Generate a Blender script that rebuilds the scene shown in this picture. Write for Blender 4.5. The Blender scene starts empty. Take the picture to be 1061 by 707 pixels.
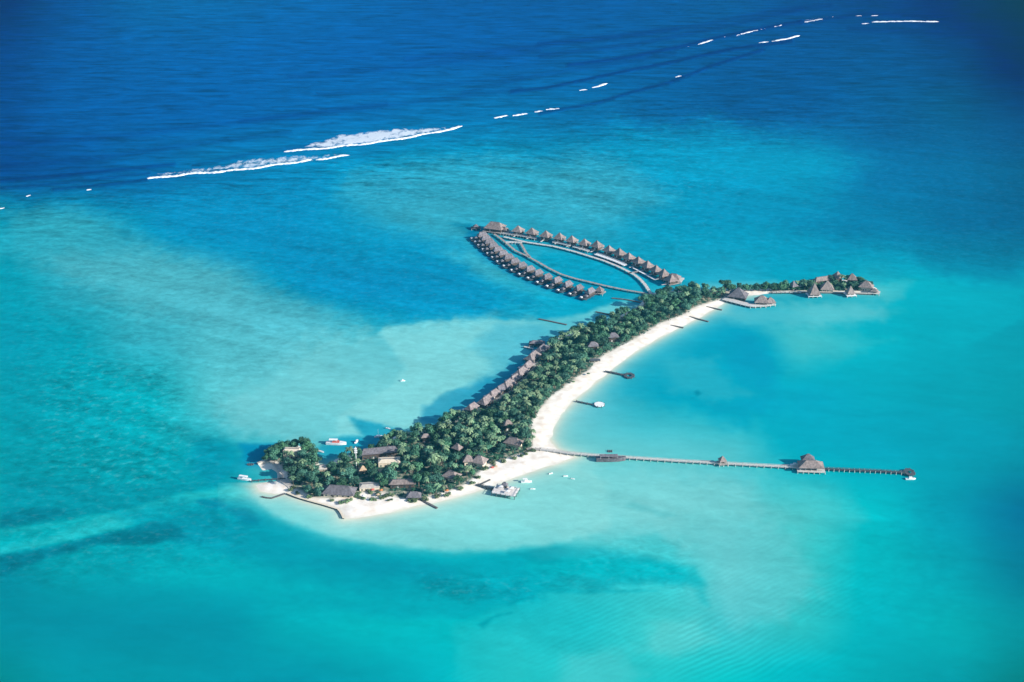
import bpy, math, random
import numpy as np
from mathutils import Vector, Matrix
R = math.radians
random.seed(7); RNG = np.random.RandomState(11)
sc = bpy.context.scene
col = sc.collection

# ------------------------------------------------------------------ camera, sky, sun, exposure
H = 650.0; PITCH = 25.0; PW, PH = 1061.0, 707.0; F = 50.0 / 36.0 * PW
cam_d = bpy.data.cameras.new('camera'); cam = bpy.data.objects.new('camera', cam_d); col.objects.link(cam)
cam.location = (0, 0, H); cam.rotation_euler = (R(90 - PITCH), 0, 0)
cam_d.lens = 50; cam_d.sensor_width = 36; cam_d.clip_start = 1; cam_d.clip_end = 120000
sc.camera = cam
SUN_EL, SUN_AZ = 24.0, -22.0        # azimuth measured from +X towards +Y: the sun stands to the right and a little to this side
world = bpy.data.worlds.new('World'); sc.world = world; world.use_nodes = True
wn = world.node_tree
bg = wn.nodes['Background']; bg.inputs['Strength'].default_value = 0.10
sky = wn.nodes.new('ShaderNodeTexSky'); sky.sky_type = 'NISHITA'; sky.sun_disc = False
sky.sun_elevation = R(SUN_EL); sky.sun_rotation = R(90 - SUN_AZ); sky.altitude = 300
sky.air_density = 1.0; sky.dust_density = 0.6; sky.ozone_density = 1.5
wn.links.new(sky.outputs[0], bg.inputs[0])
sd = Vector((math.cos(R(SUN_EL)) * math.cos(R(SUN_AZ)), math.cos(R(SUN_EL)) * math.sin(R(SUN_AZ)), math.sin(R(SUN_EL))))
sl = bpy.data.lights.new('sun', 'SUN'); sl.energy = 4.6; sl.angle = R(0.5); sl.color = (1.0, 0.93, 0.84)
so = bpy.data.objects.new('sun', sl); col.objects.link(so)
so.rotation_euler = (-sd).to_track_quat('-Z', 'Y').to_euler(); so.location = (0, 0, 900)
sc.view_settings.view_transform = 'Standard'; sc.view_settings.look = 'None'
sc.view_settings.gamma = 1.0; sc.view_settings.exposure = 0.85; sc.view_settings.use_curve_mapping = False
sc.render.engine = 'CYCLES'
sc.cycles.max_bounces = 5; sc.cycles.diffuse_bounces = 2; sc.cycles.glossy_bounces = 2
sc.cycles.volume_bounces = 0; sc.cycles.transparent_max_bounces = 6
E_CAL = 1.22            # what a white level surface reads at this light, for choosing water albedos
SP, CP = math.sin(R(PITCH)), math.cos(R(PITCH))

def at(px, py, z=0.0):
    """a point of the photograph (1061x707) -> the world point at height z"""
    a = (px - PW / 2) / F; b = (PH / 2 - py) / F
    dx, dy, dz = a, CP + b * SP, -SP + b * CP
    t = (z - H) / dz
    return Vector((dx * t, dy * t, z))
def at_np(px, py):
    a = (px - PW / 2) / F; b = (PH / 2 - py) / F
    t = -H / (-SP + b * CP)
    return a * t, (CP + b * SP) * t
def to_px(x, y, z=0.0):
    zc = y * CP - (z - H) * SP
    return PW / 2 + F * x / zc, PH / 2 - F * (y * SP + (z - H) * CP) / zc
def lin(h):
    h = h.lstrip('#'); c = [int(h[i:i + 2], 16) / 255 for i in (0, 2, 4)]
    return np.array([(v / 12.92 if v <= .04045 else ((v + .055) / 1.055) ** 2.4) for v in c])

# ------------------------------------------------------------------ numpy noise and polygon distance
class VNoise:
    def __init__(s, seed): s.t = np.random.RandomState(seed).rand(256, 256)
    def __call__(s, x, y):
        xi = np.floor(x).astype(int); yi = np.floor(y).astype(int); fx = x - xi; fy = y - yi
        fx = fx * fx * (3 - 2 * fx); fy = fy * fy * (3 - 2 * fy)
        g = lambda a, b: s.t[a % 256, b % 256]
        return (g(xi, yi) * (1 - fx) + g(xi + 1, yi) * fx) * (1 - fy) + (g(xi, yi + 1) * (1 - fx) + g(xi + 1, yi + 1) * fx) * fy
def fbm(x, y, seed, oct=4):
    v = 0; a = .5; n = 0
    for k in range(oct):
        v = v + a * VNoise(seed + k)(x * 2 ** k + 17.3 * k, y * 2 ** k + 5.1 * k); n += a; a *= .5
    return v / n
def poly_sdf(x, y, poly):
    """signed distance, positive inside"""
    P = np.array(poly, float); n = len(P); d = np.full(x.shape, 1e18); ins = np.zeros(x.shape, bool)
    for i in range(n):
        x0, y0 = P[i]; x1, y1 = P[(i + 1) % n]
        ex, ey = x1 - x0, y1 - y0
        t = np.clip(((x - x0) * ex + (y - y0) * ey) / (ex * ex + ey * ey + 1e-9), 0, 1)
        d = np.minimum(d, (x - x0 - t * ex) ** 2 + (y - y0 - t * ey) ** 2)
        c = ((y0 > y) != (y1 > y)) & (x < ex * (y - y0) / ((ey if ey else 1e-9)) + x0)
        ins ^= c
    d = np.sqrt(d); return np.where(ins, d, -d)
def line_dist(x, y, pts):
    P = np.array(pts, float); d = np.full(x.shape, 1e18)
    for i in range(len(P) - 1):
        x0, y0 = P[i]; ex, ey = P[i + 1] - P[i]
        t = np.clip(((x - x0) * ex + (y - y0) * ey) / (ex * ex + ey * ey + 1e-9), 0, 1)
        d = np.minimum(d, (x - x0 - t * ex) ** 2 + (y - y0 - t * ey) ** 2)
    return np.sqrt(d)
def smooth(e0, e1, v):
    t = np.clip((v - e0) / (e1 - e0), 0, 1); return t * t * (3 - 2 * t)

# ------------------------------------------------------------------ objects
def tag(o, label=None, cat=None, group=None, kind=None):
    if label: o['label'] = label
    if cat: o['category'] = cat
    if group: o['group'] = group
    if kind: o['kind'] = kind
    return o
def empty(name, loc, rz=0.0, label=None, cat=None, group=None):
    o = bpy.data.objects.new(name, None); col.objects.link(o)
    o.location = loc; o.rotation_euler = (0, 0, rz); o.empty_display_size = 1
    return tag(o, label, cat, group)
def kids(o): return [c for c in o.children]
def copy_tree(o, parent=None):
    c = o.copy(); col.objects.link(c); c.parent = parent
    for ch in kids(o): copy_tree(ch, c)
    return c
class MB:
    def __init__(s): s.v = []; s.f = []; s.m = []
    def add(s, vs, fs, mi=0):
        b = len(s.v); s.v += [tuple(v) for v in vs]
        for f in fs: s.f.append([b + i for i in f]); s.m.append(mi)
    def box(s, c, size, rz=0, mi=0, taper=1.0):
        cx, cy, cz = c; a, b, h = [k / 2 for k in size]; ca, sa = math.cos(rz), math.sin(rz); vs = []
        for z, t in ((-h, 1), (h, taper)):
            for x, y in ((-a, -b), (a, -b), (a, b), (-a, b)):
                x, y = x * t, y * t
                vs.append((cx + x * ca - y * sa, cy + x * sa + y * ca, cz + z))
        s.add(vs, [(3, 2, 1, 0), (4, 5, 6, 7), (0, 1, 5, 4), (1, 2, 6, 5), (2, 3, 7, 6), (3, 0, 4, 7)], mi)
    def cyl(s, p0, p1, r0, r1=None, n=8, mi=0):
        p0, p1 = Vector(p0), Vector(p1); r1 = r0 if r1 is None else r1
        d = (p1 - p0); L = d.length
        if L < 1e-6: return
        d /= L; a = d.orthogonal().normalized(); b = d.cross(a); vs = []
        for p, r in ((p0, r0), (p1, r1)):
            for k in range(n):
                t = 2 * math.pi * k / n; vs.append(p + (a * math.cos(t) + b * math.sin(t)) * r)
        fs = [(k, (k + 1) % n, n + (k + 1) % n, n + k) for k in range(n)] + [tuple(range(n - 1, -1, -1)), tuple(range(n, 2 * n))]
        s.add(vs, fs, mi)
    def tube(s, pts, radii, n=6, mi=0):
        for i in range(len(pts) - 1): s.cyl(pts[i], pts[i + 1], radii[i], radii[i + 1], n, mi)
    def roof(s, cx, cy, z0, L, W, h, ridge, rz=0, eave=.35, flare=.0, mi=0):
        """hip roof: L along local x, W along y, ridge = length of the ridge (0: pyramid); thick thatch edge, slight concave flare"""
        ca, sa = math.cos(rz), math.sin(rz)
        T = lambda x, y, z: (cx + x * ca - y * sa, cy + x * sa + y * ca, z)
        N = 5; rings = []
        for k in range(N + 1):
            t = k / N; zz = z0 + eave + h * (t ** (1 + flare)) if k else z0 + eave
            hl = (L / 2) * (1 - t) + (ridge / 2) * t; hw = (W / 2) * (1 - t) + .02 * t
            rings.append([T(-hl, -hw, zz), T(hl, -hw, zz), T(hl, hw, zz), T(-hl, hw, zz)])
        bot = [T(-L / 2, -W / 2, z0), T(L / 2, -W / 2, z0), T(L / 2, W / 2, z0), T(-L / 2, W / 2, z0)]
        vs = bot + [p for r in rings for p in r]; fs = [(3, 2, 1, 0)]
        for k in range(N + 1):
            a = 4 * k; b = a + 4
            for j in range(4): fs.append((a + j, a + (j + 1) % 4, b + (j + 1) % 4, b + j))
        b = 4 * (N + 1); fs.append((b, b + 1, b + 2, b + 3)); s.add(vs, fs, mi)
    def cone(s, cx, cy, z0, r, h, n=12, eave=.3, mi=0, top=.05):
        vs = [(cx + r * math.cos(2 * math.pi * k / n), cy + r * math.sin(2 * math.pi * k / n), z0) for k in range(n)]
        vs += [(x, y, z0 + eave) for x, y, z in vs]
        vs += [(cx + r * .45 * math.cos(2 * math.pi * k / n), cy + r * .45 * math.sin(2 * math.pi * k / n), z0 + eave + h * .5) for k in range(n)]
        vs += [(cx + top * math.cos(2 * math.pi * k / n), cy + top * math.sin(2 * math.pi * k / n), z0 + eave + h) for k in range(n)]
        fs = [tuple(range(n - 1, -1, -1)), tuple(range(3 * n, 4 * n))]
        for q in range(3):
            for k in range(n): fs.append((q * n + k, q * n + (k + 1) % n, (q + 1) * n + (k + 1) % n, (q + 1) * n + k))
        s.add(vs, fs, mi)
    def build(s, name, mats, parent=None, smooth_=False):
        me = bpy.data.meshes.new(name); me.from_pydata(s.v, [], s.f); me.update()
        if not isinstance(mats, (list, tuple)): mats = [mats]
        for m in mats: me.materials.append(m)
        me.polygons.foreach_set('material_index', s.m)
        if smooth_: me.polygons.foreach_set('use_smooth', [True] * len(me.polygons))
        o = bpy.data.objects.new(name, me); col.objects.link(o)
        if parent: o.parent = parent
        return o

# ------------------------------------------------------------------ materials
def mat(name, c, rough=.8, var=.25, scale=.6, c2=None, rnd=0.0, spec=.3, bump=0.0, detail=4, stretch=(1, 1, 1), hue=0.0):
    m = bpy.data.materials.new(name); m.use_nodes = True; nt = m.node_tree; N = nt.nodes; L = nt.links
    b = N['Principled BSDF']; b.inputs['Roughness'].default_value = rough; b.inputs['Specular IOR Level'].default_value = spec
    tc = N.new('ShaderNodeTexCoord'); mp = N.new('ShaderNodeMapping'); mp.inputs['Scale'].default_value = stretch
    L.new(tc.outputs['Object'], mp.inputs[0])
    no = N.new('ShaderNodeTexNoise'); no.inputs['Scale'].default_value = scale; no.inputs['Detail'].default_value = detail
    L.new(mp.outputs[0], no.inputs['Vector'])
    c = np.array(c, float); c2 = c * (1 - var) if c2 is None else np.array(c2, float); c1 = c * (1 + var * .6)
    r = N.new('ShaderNodeValToRGB'); r.color_ramp.elements[0].position = .32; r.color_ramp.elements[1].position = .68
    r.color_ramp.elements[0].color = (*c2, 1); r.color_ramp.elements[1].color = (*np.clip(c1, 0, .95), 1)
    L.new(no.outputs['Fac'], r.inputs[0]); out = r.outputs[0]
    if rnd or hue:
        oi = N.new('ShaderNodeObjectInfo'); hs = N.new('ShaderNodeHueSaturation')
        mr = N.new('ShaderNodeMapRange'); mr.inputs['To Min'].default_value = 1 - rnd; mr.inputs['To Max'].default_value = 1 + rnd
        L.new(oi.outputs['Random'], mr.inputs['Value']); L.new(mr.outputs[0], hs.inputs['Value'])
        if hue:
            mu = N.new('ShaderNodeMath'); mu.operation = 'MULTIPLY'; mu.inputs[1].default_value = 7.31; L.new(oi.outputs['Random'], mu.inputs[0])
            fr = N.new('ShaderNodeMath'); fr.operation = 'FRACT'; L.new(mu.outputs[0], fr.inputs[0])
            m2 = N.new('ShaderNodeMapRange'); m2.inputs['To Min'].default_value = .5 - hue; m2.inputs['To Max'].default_value = .5 + hue
            L.new(fr.outputs[0], m2.inputs['Value']); L.new(m2.outputs[0], hs.inputs['Hue'])
        L.new(out, hs.inputs['Color']); out = hs.outputs[0]
    L.new(out, b.inputs['Base Color'])
    if bump:
        bp = N.new('ShaderNodeBump'); bp.inputs['Strength'].default_value = 1; bp.inputs['Distance'].default_value = bump
        n2 = N.new('ShaderNodeTexNoise'); n2.inputs['Scale'].default_value = scale * 3; n2.inputs['Detail'].default_value = 5
        L.new(mp.outputs[0], n2.inputs['Vector']); L.new(n2.outputs['Fac'], bp.inputs['Height']); L.new(bp.outputs[0], b.inputs['Normal'])
    return m
M = {}
M['thatch'] = mat('grey_thatch', (.255, .210, .198), .95, .35, .5, rnd=.14, spec=.1, bump=.25, stretch=(1, 1, .5))
M['thatch_dark'] = mat('dark_and_shaded_thatch', (.175, .165, .185), .95, .35, .5, rnd=.12, spec=.1, bump=.25)  # dark thatch; also paints in the shade on the near villa roofs
M['thatch_mid'] = mat('brown_thatch', (.235, .20, .20), .95, .4, .5, rnd=.16, spec=.1, bump=.3)
M['wall'] = mat('dark_timber_wall', (.10, .08, .07), .8, .4, .8)
M['cream'] = mat('cream_render', (.72, .62, .48), .85, .12, .5)
M['glass'] = mat('window_glass', (.03, .06, .08), .12, .2, .5, spec=.6)
M['deck'] = mat('silvered_deck', (.34, .31, .29), .85, .3, .6)
M['pale_deck'] = mat('pale_deck', (.55, .53, .50), .85, .2, .5)
M['bleached'] = mat('bleached_deck', (.66, .61, .58), .85, .2, .5)
M['dark_deck'] = mat('dark_timber', (.07, .085, .10), .8, .35, .5)
M['pile'] = mat('timber_pile', (.12, .11, .11), .8, .3, .8)
M['pale_pile'] = mat('pale_pile', (.55, .55, .52), .8, .2, .8)
M['white'] = mat('white_paint', (.80, .80, .80), .45, .05, .5, spec=.4)
M['concrete'] = mat('pale_concrete', (.50, .46, .41), .9, .2, .35)
M['stone'] = mat('dark_wet_stone', (.12, .12, .12), .9, .45, .8, bump=.2)
M['red'] = mat('faded_red', (.55, .13, .10), .6, .15, .6)
M['tan'] = mat('tan_canvas', (.50, .36, .24), .85, .15, .7)
M['blue'] = mat('blue_canvas', (.05, .16, .40), .7, .15, .7)
M['orange'] = mat('orange_canvas', (.60, .22, .08), .8, .15, .7)
M['pool'] = mat('pool_water', (.02, .45, .50), .15, .1, .5, spec=.5)
M['bark'] = mat('bark', (.20, .16, .12), .9, .3, 1.2)
M['leaf'] = mat('broadleaf_foliage', (.056, .160, .098), .75, .4, .30, rnd=.42, hue=.03, spec=.25)
M['palm'] = mat('palm_fronds', (.145, .240, .128), .65, .35, .35, rnd=.35, hue=.03, spec=.35)
M['shrub'] = mat('shrub_foliage', (.13, .20, .10), .8, .35, .5, rnd=.35, hue=.03, spec=.2)
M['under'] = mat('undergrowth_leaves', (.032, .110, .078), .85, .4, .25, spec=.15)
M['foam'] = mat('sea_foam', (.74, .78, .82), .8, .22, .12, spec=.2)

# ------------------------------------------------------------------ outlines on the ground, read off the photograph
W2 = lambda pts: [tuple(at(a, b)[:2]) for a, b in pts]
LAND = [(266, 503), (276, 500), (288, 499), (289, 490), (282, 485), (273, 487), (269, 482), (274, 474), (282, 467), (293, 463), (306, 461), (319, 465), (328, 473), (332, 485), (341, 484),
        (349, 476), (360, 472), (376, 469), (392, 465), (400, 456), (420, 449), (445, 444), (470, 434), (489, 426), (508, 416), (524, 406),
        (539, 392), (551, 378), (560, 363), (572, 353), (590, 346), (610, 339), (632, 332), (652, 323), (667, 312), (677, 304), (700, 301), (730, 300.5),
        (755, 300), (790, 299), (826, 297), (842, 293), (870, 290), (893, 292), (908, 299), (903, 304.5), (880, 304), (855, 303), (835, 302.5), (810, 304), (790, 304.5), (770, 307.5),
        (752, 312), (740, 320.5), (724, 330), (706, 338), (684, 350), (663, 362), (643, 375), (628, 388), (613, 400), (595, 415),
        (581, 429), (573, 443), (570, 455), (577, 465), (596, 474), (583, 479), (566, 484), (545, 491), (520, 500), (498, 508), (470, 516),
        (440, 523), (405, 531), (372, 537), (358, 538), (355, 535), (351, 528.5), (335, 524), (318, 519.5), (296, 512), (284, 512), (270, 509)]
WOOD = [(296, 491), (290, 483), (281, 478), (273, 481), (276, 474), (284, 468), (294, 465), (306, 463.5), (318, 467), (326, 475), (333, 487), (344, 483), (352, 477), (376, 471), (394, 467), (402, 458), (421, 451), (446, 446.5),
        (471, 436.5), (490, 428.5), (512, 417), (527, 406), (541, 393.5), (553, 378), (561, 365), (574, 355), (591, 348), (611, 341), (633, 334), (654, 325),
        (669, 314), (679, 306), (701, 303), (731, 302.5), (753, 302), (757, 306), (748, 311), (730, 316.5), (718, 321), (714, 325), (700, 331), (684, 337), (669, 346.5), (650, 357),
        (634, 365), (620, 373), (612, 383.5), (598, 393), (583, 404), (567, 416), (558, 429), (552, 440), (552, 452), (554, 463), (546, 470.5),
        (525, 477), (508, 482), (498, 491), (489, 500), (471, 509), (450, 515), (434, 519), (415, 518), (395, 512), (370, 512), (345, 519), (325, 516), (306, 509), (298, 502)]
SPIT = [(800, 301.5), (826, 299), (843, 295), (870, 292.5), (892, 294), (903, 299), (896, 302), (870, 302), (845, 301.5), (820, 302), (800, 303)]
LANDW, WOODW, SPITW = W2(LAND), W2(WOOD), W2(SPIT)

# ------------------------------------------------------------------ the sea: one sheet out to the horizon, coloured by depth, bottom and some painted-in shading
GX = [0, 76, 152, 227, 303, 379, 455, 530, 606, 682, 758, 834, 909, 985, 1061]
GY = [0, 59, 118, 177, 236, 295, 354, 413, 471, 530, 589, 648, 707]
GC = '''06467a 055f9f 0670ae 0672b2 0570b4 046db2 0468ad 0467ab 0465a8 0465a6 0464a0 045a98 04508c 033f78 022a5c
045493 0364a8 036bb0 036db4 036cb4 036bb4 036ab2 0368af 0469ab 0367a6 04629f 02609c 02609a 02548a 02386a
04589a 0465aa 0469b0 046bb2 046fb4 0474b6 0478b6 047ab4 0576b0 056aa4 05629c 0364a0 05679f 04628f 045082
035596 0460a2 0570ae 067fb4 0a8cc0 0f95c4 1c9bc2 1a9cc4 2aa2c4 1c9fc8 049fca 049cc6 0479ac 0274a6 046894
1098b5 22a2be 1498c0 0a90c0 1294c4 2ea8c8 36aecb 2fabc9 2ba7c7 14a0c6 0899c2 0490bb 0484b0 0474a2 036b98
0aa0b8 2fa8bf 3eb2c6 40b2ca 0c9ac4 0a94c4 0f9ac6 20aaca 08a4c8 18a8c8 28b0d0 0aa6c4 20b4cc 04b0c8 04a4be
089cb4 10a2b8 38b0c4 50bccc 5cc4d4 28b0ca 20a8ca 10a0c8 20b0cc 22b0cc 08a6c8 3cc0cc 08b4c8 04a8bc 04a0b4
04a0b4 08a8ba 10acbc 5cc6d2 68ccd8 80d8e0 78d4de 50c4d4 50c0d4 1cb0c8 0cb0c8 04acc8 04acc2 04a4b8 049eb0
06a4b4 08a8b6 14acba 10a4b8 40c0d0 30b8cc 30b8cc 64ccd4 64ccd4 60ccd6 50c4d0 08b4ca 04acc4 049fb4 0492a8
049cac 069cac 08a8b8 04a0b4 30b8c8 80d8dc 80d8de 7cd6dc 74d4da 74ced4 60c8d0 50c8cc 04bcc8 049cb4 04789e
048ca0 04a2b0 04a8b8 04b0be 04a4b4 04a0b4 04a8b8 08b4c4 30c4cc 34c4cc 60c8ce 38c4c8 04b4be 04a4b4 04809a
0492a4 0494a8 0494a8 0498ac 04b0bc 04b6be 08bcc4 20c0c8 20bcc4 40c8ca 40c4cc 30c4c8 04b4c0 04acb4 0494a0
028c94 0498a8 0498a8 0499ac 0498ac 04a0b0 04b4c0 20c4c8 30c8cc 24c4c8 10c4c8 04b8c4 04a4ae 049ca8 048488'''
GRID = np.array([[lin(c) for c in row.split()] for row in GC.splitlines()]) ** (1 / 2.2)  # corner cells darkened: lens vignette painted into the water colour

def catmull(G, u, v):
    """smooth interpolation of the coarse colour grid"""
    n, m = G.shape[:2]; u = np.clip(u, 0, m - 1.0001); v = np.clip(v, 0, n - 1.0001)
    ui = np.floor(u).astype(int); vi = np.floor(v).astype(int); fu = (u - ui)[..., None]; fv = (v - vi)[..., None]
    fu = fu * fu * (3 - 2 * fu) * .5 + fu * .5; fv = fv * fv * (3 - 2 * fv) * .5 + fv * .5
    return (G[vi, ui] * (1 - fu) + G[vi, ui + 1] * fu) * (1 - fv) + (G[vi + 1, ui] * (1 - fu) + G[vi + 1, ui + 1] * fu) * fv

# regions of water colour: (outline, colour, soft edge px, wobble px, strength)
REG = [
 ([(0, 214), (60, 216), (110, 225), (170, 262), (235, 282), (290, 300), (350, 322), (385, 342), (395, 380), (360, 372), (300, 352), (230, 330), (150, 300), (80, 290), (0, 262)], '48b4c6', 22, 14, .45),
 ([(60, 268), (160, 262), (250, 290), (330, 318), (385, 345), (330, 360), (220, 340), (120, 318)], '5cbccc', 26, 16, .45),
 ([(180, 195), (300, 205), (400, 230), (480, 262), (540, 310), (500, 330), (420, 330), (380, 318), (300, 285), (230, 262), (150, 232)], '0894c6', 26, 14, .60),
 ([(360, 172), (520, 165), (640, 180), (700, 205), (640, 232), (530, 222), (430, 226), (350, 205)], '46b2ca', 24, 14, .45),
 ([(455, 262), (500, 262), (540, 285), (600, 305), (560, 300), (500, 290)], '50c0d2', 16, 8, .55),
 ([(330, 350), (393, 344), (440, 340), (500, 332), (545, 334), (530, 384), (480, 412), (430, 440), (380, 452), (300, 462), (270, 457), (235, 440), (235, 415), (280, 390)], '74d0da', 22, 16, .75),
 ([(392, 345), (412, 338), (440, 334), (500, 332), (545, 334), (600, 326), (650, 312), (665, 318), (600, 346), (556, 356), (530, 384), (480, 412), (430, 440), (380, 452), (345, 455), (350, 430), (400, 400), (418, 380), (405, 360)], '84dae1', 5, 9, .7),
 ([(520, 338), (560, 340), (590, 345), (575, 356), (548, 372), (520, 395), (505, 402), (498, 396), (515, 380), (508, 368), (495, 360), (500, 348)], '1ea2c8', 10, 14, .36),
 ([(440, 420), (470, 408), (500, 396), (530, 376), (548, 372), (540, 392), (510, 412), (480, 428), (450, 440), (436, 436)], '0a8ebc', 6, 12, .60),  # darker blue along the western house row
 ([(362, 432), (395, 440), (415, 446), (400, 458), (385, 466), (345, 474), (320, 478), (325, 466), (352, 452), (375, 452)], '109cc0', 5, 4, .80),
 ([(250, 460), (275, 460), (300, 462), (280, 476), (268, 486), (252, 484)], '0a90bc', 5, 3, .85),
 ([(0, 380), (60, 400), (110, 420), (150, 450), (190, 470), (240, 480), (248, 520), (190, 535), (100, 520), (0, 520)], '089cb0', 24, 12, .35),
 ([(198, 455), (225, 456), (250, 462), (252, 488), (225, 500), (200, 490)], '0896b2', 10, 6, .55),
 ([(266, 532), (300, 546), (350, 560), (410, 571), (470, 575), (530, 574), (560, 566), (570, 560), (640, 570), (700, 585), (730, 604), (640, 606), (560, 612), (480, 640), (400, 640), (300, 620), (240, 580), (215, 540), (240, 520)], '04a2b4', 10, 10, .5),
 ([(600, 484), (700, 490), (790, 500), (800, 540), (740, 556), (660, 556), (600, 550)], '7cd6da', 34, 16, .6),
 ([(250, 503), (300, 500), (360, 500), (450, 500), (560, 480), (600, 484), (630, 500), (630, 545), (600, 556), (560, 566), (520, 571), (460, 571), (400, 566), (350, 557), (310, 546), (280, 535), (262, 520)], '86dcde', 8, 4, .75),
 ([(560, 574), (640, 580), (722, 586), (728, 600), (660, 598), (590, 596), (540, 590)], '08b8c4', 8, 6, .6),
 ([(524, 574), (560, 570), (580, 580), (560, 586)], '0e98a8', 5, 7, .5),
 ([(560, 586), (620, 582), (655, 578), (600, 590)], '08b0be', 4, 5, .5),
 ([(600, 575), (700, 590), (730, 604), (700, 608), (600, 600)], '10b8c4', 8, 5, .4),
 ([(700, 530), (760, 530), (830, 560), (850, 610), (820, 640), (760, 650), (735, 620), (730, 590), (700, 560)], '66cad0', 22, 12, .55),
 ([(670, 645), (720, 640), (740, 665), (700, 680), (665, 672)], '5cccce', 14, 8, .6),
 ([(590, 680), (640, 670), (660, 700), (640, 720), (580, 712)], '4cc8cc', 16, 8, .6),
 ([(470, 650), (530, 650), (560, 680), (540, 720), (470, 720)], '30c4c8', 22, 10, .4),
 ([(720, 588), (728, 600), (734, 628), (726, 624), (718, 600)], '08b0bc', 6, 6, .4),
 ([(640, 560), (680, 552), (700, 570), (680, 574)], '40c4cc', 6, 3, .5),
 # broken reef streak along the lower left and its darker bed
 ([(180, 545), (230, 535), (262, 545), (240, 556), (190, 560)], '058aa0', 10, 9, .5),
 ([(0, 500), (80, 500), (170, 500), (215, 505), (180, 516), (120, 530), (50, 541), (0, 546)], '0792a6', 10, 8, .5),
 ([(0, 549), (60, 541), (130, 527), (190, 512), (248, 504), (260, 514), (218, 527), (140, 543), (60, 563), (0, 575)], '26bcc6', 5, 4, .9),
 ([(0, 532), (40, 527), (80, 528), (60, 536), (20, 545), (0, 546)], '037e94', 6, 5, .7),
 ([(0, 552), (50, 545), (100, 535), (60, 555), (20, 566), (0, 570)], '04aab8', 8, 5, .6),
 ([(110, 530), (180, 518), (240, 520), (300, 548), (380, 575), (470, 590), (460, 605), (380, 596), (300, 586), (230, 574), (190, 560), (150, 545)], '0498b0', 12, 8, .55),
 ([(236, 529), (252, 528), (268, 536), (268, 546), (250, 542)], '047a98', 6, 4, .65),
 ([(204, 519), (226, 518), (236, 526), (220, 528)], '0480a0', 5, 4, .6),
 ([(140, 540), (215, 525), (240, 540), (180, 560), (120, 560)], '0894a8', 10, 6, .4),
 ([(150, 575), (250, 590), (330, 605), (400, 625), (330, 622), (230, 612), (140, 600)], '04b2be', 14, 8, .6),
 ([(430, 598), (480, 596), (540, 612), (560, 620), (500, 622), (440, 612)], '0498aa', 12, 10, .5),
 ([(494, 646), (515, 636), (528, 634), (512, 640), (500, 650)], '0494a4', 4, 3, .6),
 ([(545, 570), (575, 565), (590, 575), (560, 582)], '20a8b8', 5, 5, .5),
 ([(530, 608), (600, 610), (680, 612), (600, 615), (530, 612)], '08a8b8', 4, 3, .5),
 ([(0, 578), (60, 565), (135, 546), (160, 540), (190, 546), (192, 556), (160, 564), (100, 564), (60, 576), (20, 588), (0, 598)], '047c92', 5, 4, .8),
 # lagoon inside the crescent beach
 ([(640, 372), (690, 345), (740, 335), (790, 345), (800, 380), (800, 430), (760, 440), (700, 420), (650, 410), (630, 395)], '04a2c4', 22, 10, .62),
 ([(690, 370), (740, 372), (760, 400), (785, 408), (740, 418), (700, 405), (684, 388)], '34b6cc', 13, 7, .62),
 ([(755, 340), (800, 350), (810, 380), (790, 395), (765, 375)], '0098c0', 18, 9, .35),
 ([(740, 322), (780, 318), (850, 316), (900, 318), (940, 320), (900, 330), (830, 340), (760, 335)], '5cc8d6', 14, 6, .6),
 ([(800, 316), (900, 312), (920, 318), (950, 324), (900, 332), (840, 334)], '64ccd6', 12, 5, .4),
 ([(790, 340), (860, 345), (900, 352), (930, 350), (880, 372), (820, 368)], '4cc4d0', 16, 8, .5),
 ([(716, 296), (760, 292), (800, 291), (830, 294), (790, 300), (720, 304)], '4cc0d4', 6, 3, .8),
 ([(905, 296), (920, 290), (945, 288), (975, 290), (1010, 302), (1061, 300), (1061, 330), (1000, 360), (930, 340), (912, 310)], '06b2c6', 5, 4, .55),
 ([(906, 294), (925, 291), (945, 291), (940, 305), (920, 314), (906, 305)], '48c0ce', 8, 4, .6),
 ([(950, 250), (1061, 235), (1061, 292), (1010, 290), (975, 284), (950, 270)], '04789f', 18, 10, .45),
 ([(560, 335), (640, 322), (660, 330), (600, 345)], '40b8d2', 6, 3, .4),
 ([(718, 406), (723, 404), (727, 408), (722, 411)], '04809c', 2.5, 2, .6), ([(716, 413), (719, 412), (721, 414)], '0488a4', 2, 2, .6),
 # patches of the wide reef flat beyond the ring, and painted shade along the near villas
 ([(650, 135), (740, 130), (820, 142), (870, 155), (900, 170), (860, 182), (780, 190), (700, 178), (640, 158)], '02a4cc', 34, 18, .6),
 ([(795, 120), (1061, 120), (1061, 160), (990, 160), (900, 150), (830, 138)], '0468a0', 26, 14, .35),
 ([(700, 195), (820, 190), (860, 215), (800, 230), (720, 225)], '1098c0', 22, 10, .35),
 ([(700, 235), (800, 232), (860, 250), (830, 275), (740, 280), (690, 262)], '1aa2c4', 22, 10, .45),
 ([(565, 262), (600, 266), (640, 282), (655, 292), (630, 292), (590, 280), (560, 270)], '0aa6ca', 6, 3, .7),
 ([(485, 236), (500, 245), (520, 265), (560, 288), (620, 308), (600, 310), (540, 292), (500, 268), (484, 245)], '0a80b4', 9, 4, .8),  # shade of the near villa arm, painted into the water colour
 ([(465, 232), (488, 232), (494, 238), (486, 240)], '0a8cb4', 5, 2, .7),
 ([(785, 440), (960, 420), (1061, 440), (1061, 480), (960, 476), (880, 470), (800, 468)], '04a6c0', 20, 8, .45),
 ([(790, 495), (850, 510), (900, 540), (860, 545), (800, 520)], '44c8d0', 18, 8, .5),
 ([(655, 520), (700, 534), (690, 537), (650, 525)], '54bcc4', 5, 3, .5),
]
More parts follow.
